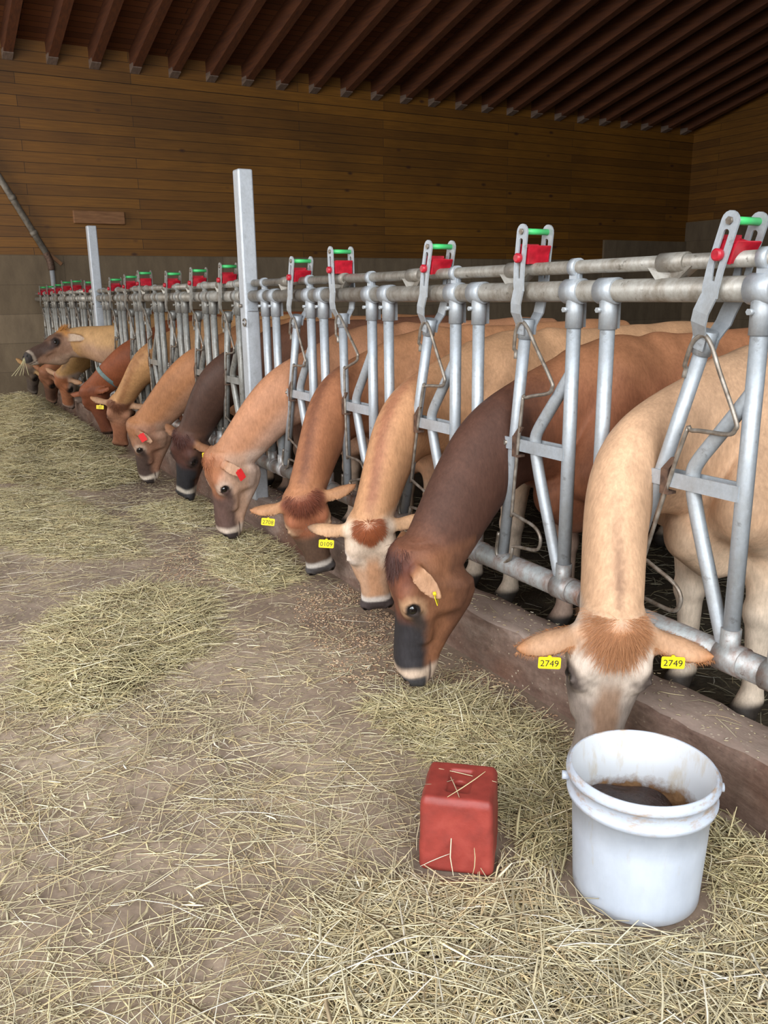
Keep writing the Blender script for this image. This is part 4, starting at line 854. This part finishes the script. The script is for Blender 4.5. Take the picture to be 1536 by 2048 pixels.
def salt_block():
    w, h = 0.093, 0.207
    pr = [RBox((0, 0, h/2), (w, w, h/2), 0.018, 0.004, False, 0.25), RBox((0, 0, h-0.006), (w*0.88, w*0.88, 0.0075), 0.006, 0.010)]
    pr += [RBox((0.0, 0.0, h+0.006), (0.030, 0.052, 0.012), 0.008, 0.006, True)]                       # moulded recess on top
    pr += [Prim((0, 0, h-0.09), (0, 0, h+0.03), (1, 0, 0), (0.0125, 0.0125), (0.0135, 0.0135), 0.004, True)]   # the hole through the middle
    pr += [RBox((sx*(w+0.012), 0, h*0.5), (0.0135, 0.018, 0.012), 0.006, 0.004, True) for sx in (1,)]
    X = np.arange(-0.1, 0.1, 0.0032); Z = np.arange(-0.012, 0.235, 0.0032); V, F = surface_nets(pr, X, X, Z)
    D0 = field(pr, V); e = 0.001; G = np.stack([field(pr, V+np.eye(3)[i]*e)-D0 for i in range(3)], 1)/e; V = V-G*np.clip(D0, -0.002, 0.002)[:, None]
    V[:, :2] += 0.0012*np.stack([wob(V, 60), wob(V, 55, 2)], 1)
    o = link('salt_block', big_mesh('salt_block', V, F), M_SALT); o.location = (1.108, 1.575, 0.0); o.rotation_euler = (0, 0, math.radians(-41))
    return tag(o, 'red square salt lick block with a hole in its top, beside the white bucket', 'salt block')
salt_block()

# ------------------------------------------------------------------ white bucket with dark molasses lick
t = NT('white_plastic'); v = t.obj(); sp = t.n('ShaderNodeSeparateXYZ'); t.l(v, sp.inputs[0]); n1 = t.noise(t.obj((1, 1, 0.5)), 9, 6, 0.65); n2 = t.noise(t.obj((1, 1, 0.22)), 34, 5, 0.7); n3 = t.noise(t.obj((1, 1, 2.5)), 22, 6, 0.7)
c = t.ramp(n1, [(0.3, rgba((172, 179, 191))), (0.6, rgba((188, 195, 207)))])
rim = t.ramp(sp.outputs['Z'], [(0.0, (0, 0, 0, 1)), (0.26, (0, 0, 0, 1)), (0.285, (1, 1, 1, 1)), (0.36, (1, 1, 1, 1))])
c = t.mix(t.math('MULTIPLY', rim, t.ramp(n3, [(0.5, (0, 0, 0, 1)), (0.66, (0.8, 0.8, 0.8, 1))])), c, rgba((168, 140, 112)))
low = t.ramp(sp.outputs['Z'], [(0.0, (0.9, 0.9, 0.9, 1)), (0.03, (0, 0, 0, 1))])
c = t.mix(t.math('MULTIPLY', low, n3), c, rgba((150, 136, 116)))
c = t.mix(t.math('MULTIPLY', t.ramp(n2, [(0.60, (0, 0, 0, 1)), (0.74, (1, 1, 1, 1))]), 0.5), c, rgba((176, 168, 152)))
t.color(c); t.bump(n3, 0.08, 0.004); M_WHITE = t.set(Roughness=0.38)
t = NT('bucket_inside'); v = t.obj(); sp = t.n('ShaderNodeSeparateXYZ'); t.l(v, sp.inputs[0]); n1 = t.noise(t.obj((1, 1, 0.25)), 22, 5, 0.7); n3 = t.noise(v, 26, 6, 0.7)
mr = t.n('ShaderNodeMapRange'); t.l(t.math('SUBTRACT', sp.outputs['Z'], t.math('MULTIPLY', n3, 0.075)), mr.inputs['Value'])
for k, x in (('From Min', 0.186), ('From Max', 0.156), ('To Min', 0.0), ('To Max', 1.0)): mr.inputs[k].default_value = x
c = t.mix(t.ramp(n1, [(0.52, (0, 0, 0, 1)), (0.72, (0.75, 0.75, 0.75, 1))]), rgba((204, 206, 210)), rgba((186, 168, 138)))
c = t.mix(mr.outputs[0], c, t.ramp(n3, [(0.35, rgba((78, 50, 30))), (0.65, rgba((140, 106, 74)))]))
t.color(c); M_INSIDE = t.set(Roughness=0.4)
t = NT('molasses_lick'); v = t.obj(); n1 = t.noise(v, 30, 6, 0.7); n2 = t.noise(v, 9, 4)
t.color(t.ramp(n1, [(0.3, rgba((40, 28, 26))), (0.7, rgba((74, 54, 48)))])); t.bump(t.mix(0.35, n1, n2), 1.0, 0.03); M_LICK = t.set(Roughness=t.ramp(n2, [(0.40, (0.35, 0.35, 0.35, 1)), (0.55, (0.07, 0.07, 0.07, 1))]))
BX, BY = 1.405, 1.248
bk = empty('feed_bucket', (BX, BY, 0)); bk.scale = (1.0, 1.0, 0.955); tag(bk, 'big white plastic bucket with stained rim, standing on the hay by the kerb', 'bucket')

o = MB().lathe([(0.0, 0.004), (0.135, 0.004), (0.146, 0.0), (0.1495, 0.006), (0.1515, 0.05), (0.1575, 0.18), (0.1605, 0.262), (0.1665, 0.264), (0.1725, 0.268), (0.1745, 0.276), (0.1745, 0.281), (0.1705, 0.284), (0.1705, 0.318), (0.1755, 0.320), (0.1775, 0.326), (0.1770, 0.335), (0.1715, 0.340), (0.1700, 0.345), (0.1670, 0.3465), (0.1645, 0.345)], 96).build('bucket_wall', M_WHITE, bk)
MB().lathe([(0.1645, 0.345), (0.1625, 0.335), (0.1585, 0.24), (0.152, 0.10), (0.147, 0.03), (0.0, 0.028)], 96).build('bucket_inside', M_INSIDE, bk)
for a in (2.45, -0.69):
    d = np.array([math.cos(a), math.sin(a), 0]); MB().tube([d*0.170+np.array([0, 0, 0.302]), d*0.186+np.array([0, 0, 0.302])], 0.011, 14).build('handle_lug', M_WHITE, bk)
def lick():
    n, m = 72, 22; V = [(0, 0, 0.165)]
    def hz(x, y): return 0.182+0.04*(x*-0.6+y*0.8)+0.006*math.sin(31*x+9*y)+0.005*math.sin(43*y-17*x)-7*max(0, x*0.85-y*0.5-0.09)**2*4
    V = [(0, 0, hz(0, 0))]
    for i in range(1, m+1):
        for j in range(n):
            a = 2*math.pi*j/n; r = 0.1535*i/m; x, y = r*math.cos(a), r*math.sin(a); V.append((x, y, max(0.05, hz(x, y))))
    F = [(0, 1+j, 1+(j+1) % n) for j in range(n)]+[(1+i*n+j, 1+(i+1)*n+j, 1+(i+1)*n+(j+1) % n, 1+i*n+(j+1) % n) for i in range(m-1) for j in range(n)]
    mb = MB(); mb.add(V, F, True); o = mb.build('molasses_lick', M_LICK); o.location = (BX, BY, 0.0)
    return tag(o, 'dark shiny molasses lick half filling the white bucket', 'feed lick')
lick()
# ------------------------------------------------------------------ hay
t = NT('hay_stalk'); at = t.n('ShaderNodeAttribute'); at.attribute_name = 'Col'; t.color(at.outputs['Color']); M_HAY = t.set(Roughness=0.6); t.b.inputs['Specular IOR Level'].default_value = 0.3
def in_poly(P, poly):
    x, y = P[:, 0], P[:, 1]; r = np.zeros(len(P), bool); n = len(poly)
    for i in range(n):
        x0, y0 = poly[i]; x1, y1 = poly[(i+1) % n]; c = (y0 > y) != (y1 > y)
        r ^= c & (x < (x1-x0)*(y-y0)/((y1-y0) if y1 != y0 else 1e-9)+x0)
    return r
def edge_dist(P, poly):
    d = np.full(len(P), 9.0); n = len(poly)
    for i in range(n):
        a = np.array(poly[i]); b = np.array(poly[(i+1) % n]); ab = b-a; h = np.clip(((P-a)@ab)/(ab@ab), 0, 1); d = np.minimum(d, np.linalg.norm(P-a-h[:, None]*ab, axis=1))
    return d
STRAW = np.array([lin(c) for c in ((217, 202, 164), (227, 215, 182), (203, 189, 155), (182, 170, 140), (221, 203, 158), (202, 179, 140), (236, 226, 204), (161, 142, 114))]); SPW = np.array([.2, .2, .16, .12, .12, .08, .07, .05])
GREEN = np.array([lin(c) for c in ((207, 193, 150), (217, 206, 166), (185, 174, 134), (223, 208, 160), (198, 178, 138), (234, 222, 192), (165, 150, 120), (136, 119, 92))])
def obstacle(P):
    """kerb, bucket and block: stalks are kept out of them"""
    x, y = P[:, 0], P[:, 1]; u = (x-1.108)*math.cos(-.7156)+(y-1.575)*math.sin(-.7156); w = -(x-1.108)*math.sin(-.7156)+(y-1.575)*math.cos(-.7156)
    return (np.hypot(x-1.405, y-1.248) < 0.157) | ((np.abs(u) < 0.097) & (np.abs(w) < 0.097)) | (x > 1.825)
def stalks(P, z, length, radius, flat=1.0, tilt=0.12, bend=0.2, pal=STRAW, azi=None, dark=None):
    """bent stalks centred on P (n,2) at height z; returns verts, faces, colours"""
    n = len(P); a = RNG.uniform(0, 2*math.pi, n) if azi is None else azi; tl = RNG.normal(0, tilt, n)
    L = length*RNG.uniform(0.45, 1.25, n); r = radius*RNG.uniform(0.7, 1.35, n)
    d = np.stack([np.cos(a)*np.cos(tl), np.sin(a)*np.cos(tl), np.sin(tl)], 1); side = np.stack([-np.sin(a), np.cos(a), np.zeros(n)], 1); up = np.cross(d, side)
    kink = RNG.normal(0, bend, n)*L*0.3; lift = RNG.normal(0, 0.04, n)*L; c = np.stack([P[:, 0], P[:, 1], z], 1); rings = []; S = 4
    for s in range(S):
        f = s/(S-1)-0.5; b = (0.25-f*f)*4
        ctr = c+d*(f*L)[:, None]+side*(kink*b)[:, None]+up*(lift*b)[:, None]
        ctr[:, 2] = np.maximum(ctr[:, 2], 0.002)
        e = 1.0 if 0 < s < S-1 else 0.55
        for j in range(3):
            g = 2*math.pi*j/3+0.5; rings.append(ctr+(r*e*flat*math.cos(g))[:, None]*side+(r*e*math.sin(g))[:, None]*up)
    V = np.stack(rings, 1).reshape(-1, 3); m = S*3
    F = np.array([[s*3+j, s*3+(j+1) % 3, (s+1)*3+(j+1) % 3, (s+1)*3+j] for s in range(S-1) for j in range(3)]); F = (F[None]+(np.arange(n)*m)[:, None, None]).reshape(-1, 4)
    C = pal[RNG.choice(len(pal), n, p=SPW)]*RNG.uniform(0.72, 1.15, (n, 1)); return V, F, np.repeat(C, m, 0)
def join(parts):
    Vs, Fs, Cs, o = [], [], [], 0
    for V, F, C in parts: Vs.append(V); Fs.append(F+o); Cs.append(C); o += len(V)
    return np.concatenate(Vs), np.concatenate(Fs), np.concatenate(Cs)
def scatter(poly, n):
    poly = np.array(poly); lo, hi = poly.min(0), poly.max(0); out = np.zeros((0, 2))
    while len(out) < n:
        P = RNG.uniform(lo, hi, (2*n+50, 2)); P = P[in_poly(P, poly)]; out = np.concatenate([out, P[~obstacle(P)]])
    return out[:n]
def clear_ends(part):
    """drop stalks that reach into the kerb, the bucket or the block"""
    V, F, C = part; bad = obstacle(V[:, :2]).reshape(-1, 12).any(1); keep = np.nonzero(~bad)[0]; k = len(keep)
    V = V.reshape(-1, 12, 3)[keep].reshape(-1, 3); C = C.reshape(-1, 12, 3)[keep].reshape(-1, 3); nf = len(F)//len(bad); F0 = F[:nf]
    return V, (F0[None]+(np.arange(k)*12)[:, None, None]).reshape(-1, 4), C
def heap(name, label, poly, height, n, pal=GREEN, base=True, length=0.20, radius=0.0018, tilt=0.2, soft=0.22):
    poly = np.array(poly, float); parts = []
    def prof(P): return height*sstep(-0.02, soft, np.where(in_poly(P, poly), edge_dist(P, poly), -0.02))*(0.75+0.25*np.sin(P[:, 0]*9+P[:, 1]*5)*np.sin(P[:, 1]*7-P[:, 0]*3))
    if base:
        lo, hi = poly.min(0), poly.max(0); g = 0.03; X, Y = np.arange(lo[0], hi[0]+g, g), np.arange(lo[1], hi[1]+g, g); GX, GY = np.meshgrid(X, Y, indexing='ij'); P = np.stack([GX.ravel(), GY.ravel()], 1)
        Z = np.maximum(prof(P)*0.72-0.006, -0.02); idx = np.arange(len(P)).reshape(GX.shape); Z = np.where(obstacle(P), -0.02, Z)
        q = np.stack([idx[:-1, :-1], idx[1:, :-1], idx[1:, 1:], idx[:-1, 1:]], -1).reshape(-1, 4); q = q[(Z[q] > 0.0).any(1)]
        parts.append((np.column_stack([P, Z+0.004*RNG.normal(0, 1, len(P))]), q, np.repeat(lin((112, 100, 74))[None], len(P), 0)*RNG.uniform(0.6, 1.1, (len(P), 1))))
    P = scatter(poly, n); h = prof(P); z = 0.006+h*(1-RNG.uniform(0, 1, n)**2*0.35)
    parts.append(clear_ends(stalks(P, z, length, radius, tilt=tilt, pal=pal)))
    k = n//22; P = scatter(poly, k); parts.append(clear_ends(stalks(P, 0.01+prof(P), length*0.7, radius*1.15, flat=2.0, tilt=tilt, pal=pal)))
    o = link(name, big_mesh(name, *join(parts)), M_HAY); return tag(o, label, 'hay', None, 'stuff')
heap('hay_heap', 'loose hay heap on the floor left of the feeding cows', [(0.20, 3.05), (0.36, 3.75), (0.60, 4.05), (0.95, 4.12), (1.2, 3.82), (1.0, 3.22), (0.7, 3.0), (0.45, 2.85)], 0.085, 3300, length=0.24)
heap('hay_heap', 'small hay heap in front of the cow with the white muzzle', [(1.50, 4.74), (1.80, 4.78), (1.80, 4.3), (1.66, 3.80), (1.40, 3.70), (1.30, 4.10)], 0.07, 1900)
heap('hay_heap', 'band of hay curving round behind the red block', [(1.28, 2.40), (1.62, 2.36), (1.70, 1.95), (1.64, 1.62), (1.42, 1.40), (1.22, 1.42), (1.36, 1.75), (1.30, 2.05)], 0.045, 2900, pal=GREEN, length=0.24)
heap('hay_heap', 'hay pushed up against the kerb right of the bucket', [(1.60, 1.30), (1.82, 1.36), (1.82, 0.95), (1.55, 0.92), (1.56, 1.05)], 0.05, 900)
heap('hay_heap', 'wide hay scatter on the near floor below block and bucket', [(0.30, 1.05), (0.50, 1.35), (0.80, 1.62), (1.0, 1.50), (1.18, 1.40), (1.28, 1.06), (1.55, 1.02), (1.80, 1.0), (1.80, 0.62), (0.9, 0.5)], 0.035, 5200, pal=STRAW, base=False, length=0.25, tilt=0.1)
heap('hay_heap', 'thin hay strewn across the middle of the alley', [(0.36, 5.4), (0.55, 7.0), (0.9, 6.8), (1.15, 5.4), (1.1, 4.6), (0.66, 4.8)], 0.035, 2800, base=False, tilt=0.12)
heap('hay_heap', 'thin hay patch before the black-faced cow', [(1.25, 5.8), (1.80, 5.9), (1.75, 5.1), (1.35, 5.0)], 0.03, 1000, base=False, tilt=0.12)
heap('hay_heap', 'flattened hay spread before the tan cow with the dark crown', [(0.55, 7.3), (0.8, 8.9), (1.40, 7.9), (1.72, 7.35), (1.66, 6.75), (1.2, 6.5)], 0.12, 3600)
heap('hay_heap', 'deep hay bank under the row of distant heads', [(0.6, 8.5), (0.9, 13.0), (1.81, 13.0), (1.81, 8.1), (1.45, 7.7), (1.1, 8.0)], 0.24, 8000, length=0.22, radius=0.0022, soft=0.5)
# thin litter of stalks, leaves and seed heads over the whole alley floor
parts = []
for poly, n, ln in (([(-1.3, 0.8), (-0.9, 3.4), (0.7, 3.0), (1.15, 2.2), (1.05, 1.5), (0.5, 0.9)], 5200, 0.22), ([(-1.3, 0.6), (-1.3, 1.7), (0.5, 1.7), (0.5, 0.6)], 1900, 0.24), ([(-1.0, 3.0), (-0.6, 6.0), (1.2, 5.0), (1.8, 4.0), (1.8, 1.0), (1.0, 1.6)], 2700, 0.15),
                    ([(-0.8, 4.0), (-0.4, 11.0), (1.8, 9.0), (1.8, 4.0)], 5400, 0.16), ([(0.5, 0.5), (0.9, 1.4), (1.8, 1.4), (1.8, 0.5)], 500, 0.22)):
    P = scatter(poly, n); m = wob(np.column_stack([P, P[:, :1]*0]), 5.0)+0.6*wob(np.column_stack([P, P[:, :1]*0]), 13.0, 2.0)
    P = P[RNG.uniform(-1.2, 1.0, len(P)) < m+0.15]; parts.append(clear_ends(stalks(P, 0.004+RNG.uniform(0, 0.018, len(P)), ln, 0.0013, tilt=0.05)))
P = scatter([(-0.3, 0.7), (-0.2, 3.4), (0.8, 4.2), (1.8, 2.4), (1.8, 0.7)], 420); parts.append(clear_ends(stalks(P, 0.006+RNG.uniform(0, 0.02, len(P)), 0.05, 0.0030, tilt=0.08, bend=0.15, pal=STRAW*1.05)))
P = scatter([(-0.3, 0.7), (-0.2, 3.4), (0.8, 4.2), (1.8, 2.4), (1.8, 0.7)], 350); parts.append(clear_ends(stalks(P, 0.006+RNG.uniform(0, 0.012, len(P)), 0.10, 0.0016, flat=2.2, tilt=0.05, bend=0.5, pal=STRAW)))
P = scatter([(-0.3, 0.7), (-0.2, 3.4), (0.8, 4.2), (1.8, 2.4), (1.8, 0.7)], 4500); parts.append(clear_ends(stalks(P, 0.003+RNG.uniform(0, 0.006, len(P)), 0.07, 0.0009, tilt=0.04, bend=0.3)))
P = scatter([(-0.4, 0.7), (0.4, 7.0), (1.8, 7.0), (1.8, 0.7)], 15000); parts.append(clear_ends(stalks(P, np.full(len(P), 0.0022), 0.022, 0.0010, tilt=0.03, bend=0.2)))
tag(link('loose_hay', big_mesh('loose_hay', *join(parts)), M_HAY), 'thin litter of hay stalks and chaff over the alley floor', 'hay', None, 'stuff')
# feed pellets licked about in front of the middle cows
t = NT('feed_pellet'); at = t.n('ShaderNodeAttribute'); at.attribute_name = 'Col'; t.color(at.outputs['Color']); M_PELLET = t.set(Roughness=0.8)
PEL = np.array([lin(c) for c in ((206, 172, 138), (220, 190, 158), (190, 152, 120), (212, 178, 146), (224, 198, 166), (180, 144, 114), (196, 162, 130), (166, 130, 100))])

Pa = scatter([(1.28, 2.62), (1.42, 3.35), (1.62, 3.75), (1.82, 3.6), (1.80, 2.9), (1.56, 2.45)], 3600); m = wob(np.column_stack([Pa, Pa[:, :1]*0]), 11.0)+0.7*wob(np.column_stack([Pa, Pa[:, :1]*0]), 26.0, 1.0); Pa = Pa[RNG.uniform(-0.9, 0.9, len(Pa)) < m]
Pb = scatter([(1.5, 1.7), (1.45, 2.4), (1.82, 2.6), (1.82, 1.6)], 700); Pc = scatter([(1.2, 4.6), (1.0, 4.2), (1.3, 3.9), (1.5, 5.0)], 500)
P = np.concatenate([Pa, Pb, Pc]); V, F, C = clear_ends(stalks(P, np.full(len(P), 0.0035), 0.0105, 0.0026, tilt=0.05, bend=0.05, pal=PEL)); tag(link('feed_pellets', big_mesh('feed_pellets', V, F, C), M_PELLET), 'tan feed pellets scattered before the heart-forelock cow', 'feed', None, 'stuff')
# crumbs of chaff and a few stalks on top of the kerb
n_ = 900; P = np.column_stack([RNG.uniform(1.85, 2.03, n_), RNG.uniform(0.7, 6.5, n_)]); k1 = stalks(P, np.full(n_, 0.2065), 0.012, 0.0016, tilt=0.03, bend=0.1)
P = np.column_stack([RNG.uniform(1.90, 1.98, 40), RNG.uniform(0.8, 6.0, 40)]); k2 = stalks(P, np.full(40, 0.2075), 0.12, 0.0013, tilt=0.02, bend=0.3, azi=RNG.normal(1.57, 0.5, 40))
tag(link('kerb_chaff', big_mesh('kerb_chaff', *join([k1, k2])), M_HAY), 'pale crumbs of chaff lying on the kerb top', 'chaff', None, 'stuff')
# dark trampled litter in the pen
P = RNG.uniform([2.1, 0.6], [4.2, 5.0], (2600, 2)); V, F, C = stalks(P, np.full(len(P), 0.004), 0.12, 0.0022, tilt=0.08, pal=STRAW*0.35); tag(link('pen_litter', big_mesh('pen_litter', V, F, C), M_HAY), 'dark trampled straw on the pen floor behind the kerb', 'straw', None, 'stuff')
# wisps lying on the red block
bl = np.array([1.108, 1.575]); P = bl+np.array([(-0.03, -0.02), (0.0, -0.03), (0.03, 0.01), (-0.05, 0.02)]); V, F, C = stalks(P, np.array([0.212, 0.216, 0.210, 0.211]), 0.14, 0.0013, tilt=0.03, bend=0.3, azi=np.array([1.2, 0.3, 2.2, 2.9]))
fr = bl+np.array([-0.061, -0.072]); V2, F2, C2 = stalks(np.array([fr+(-0.012, -0.012), fr+(0.022, -0.044), fr+(-0.05, 0.02)]), np.array([0.09, 0.06, 0.05]), 0.16, 0.0014, azi=np.array([0.9, 0.4, 2.4]), tilt=0.9)
V, F, C = join([(V, F, C), (V2, F2, C2)]); tag(link('hay_wisp', big_mesh('hay_wisp', V, F, C), M_HAY), 'few hay stalks lying over and against the red block', 'hay', None, 'stuff')
# hay hanging from the raised cow's mouth
V, F, C = stalks(np.array([(1.03, 8.76), (1.0, 8.75), (1.06, 8.75), (1.01, 8.77)]), np.array([0.80, 0.77, 0.80, 0.78]), 0.22, 0.0022, azi=np.array([0.3, 2.9, 1.0, 0.2]), tilt=0.1)
def hang(cx, cy, z0, dx, n):
    P = []; 
    return smooth_path([(cx, cy, z0), (cx-0.3*dx, cy, z0-0.07), (cx-dx, cy, z0-0.17)], 4)
mb = MB()
for dx in (0.10, 0.06, 0.03, 0.13, -0.02): mb.tube(hang(1.065, 8.77, 0.885, dx, 4), 0.0022, 5)
me = mb.mesh('hay_mouthful'); t = NT('hay_plain'); t.color(rgba((206, 196, 150))); tag(link('hay_mouthful', me, t.set(Roughness=0.6)), 'wisp of hay dangling from the raised cow’s mouth', 'hay', None, 'stuff')
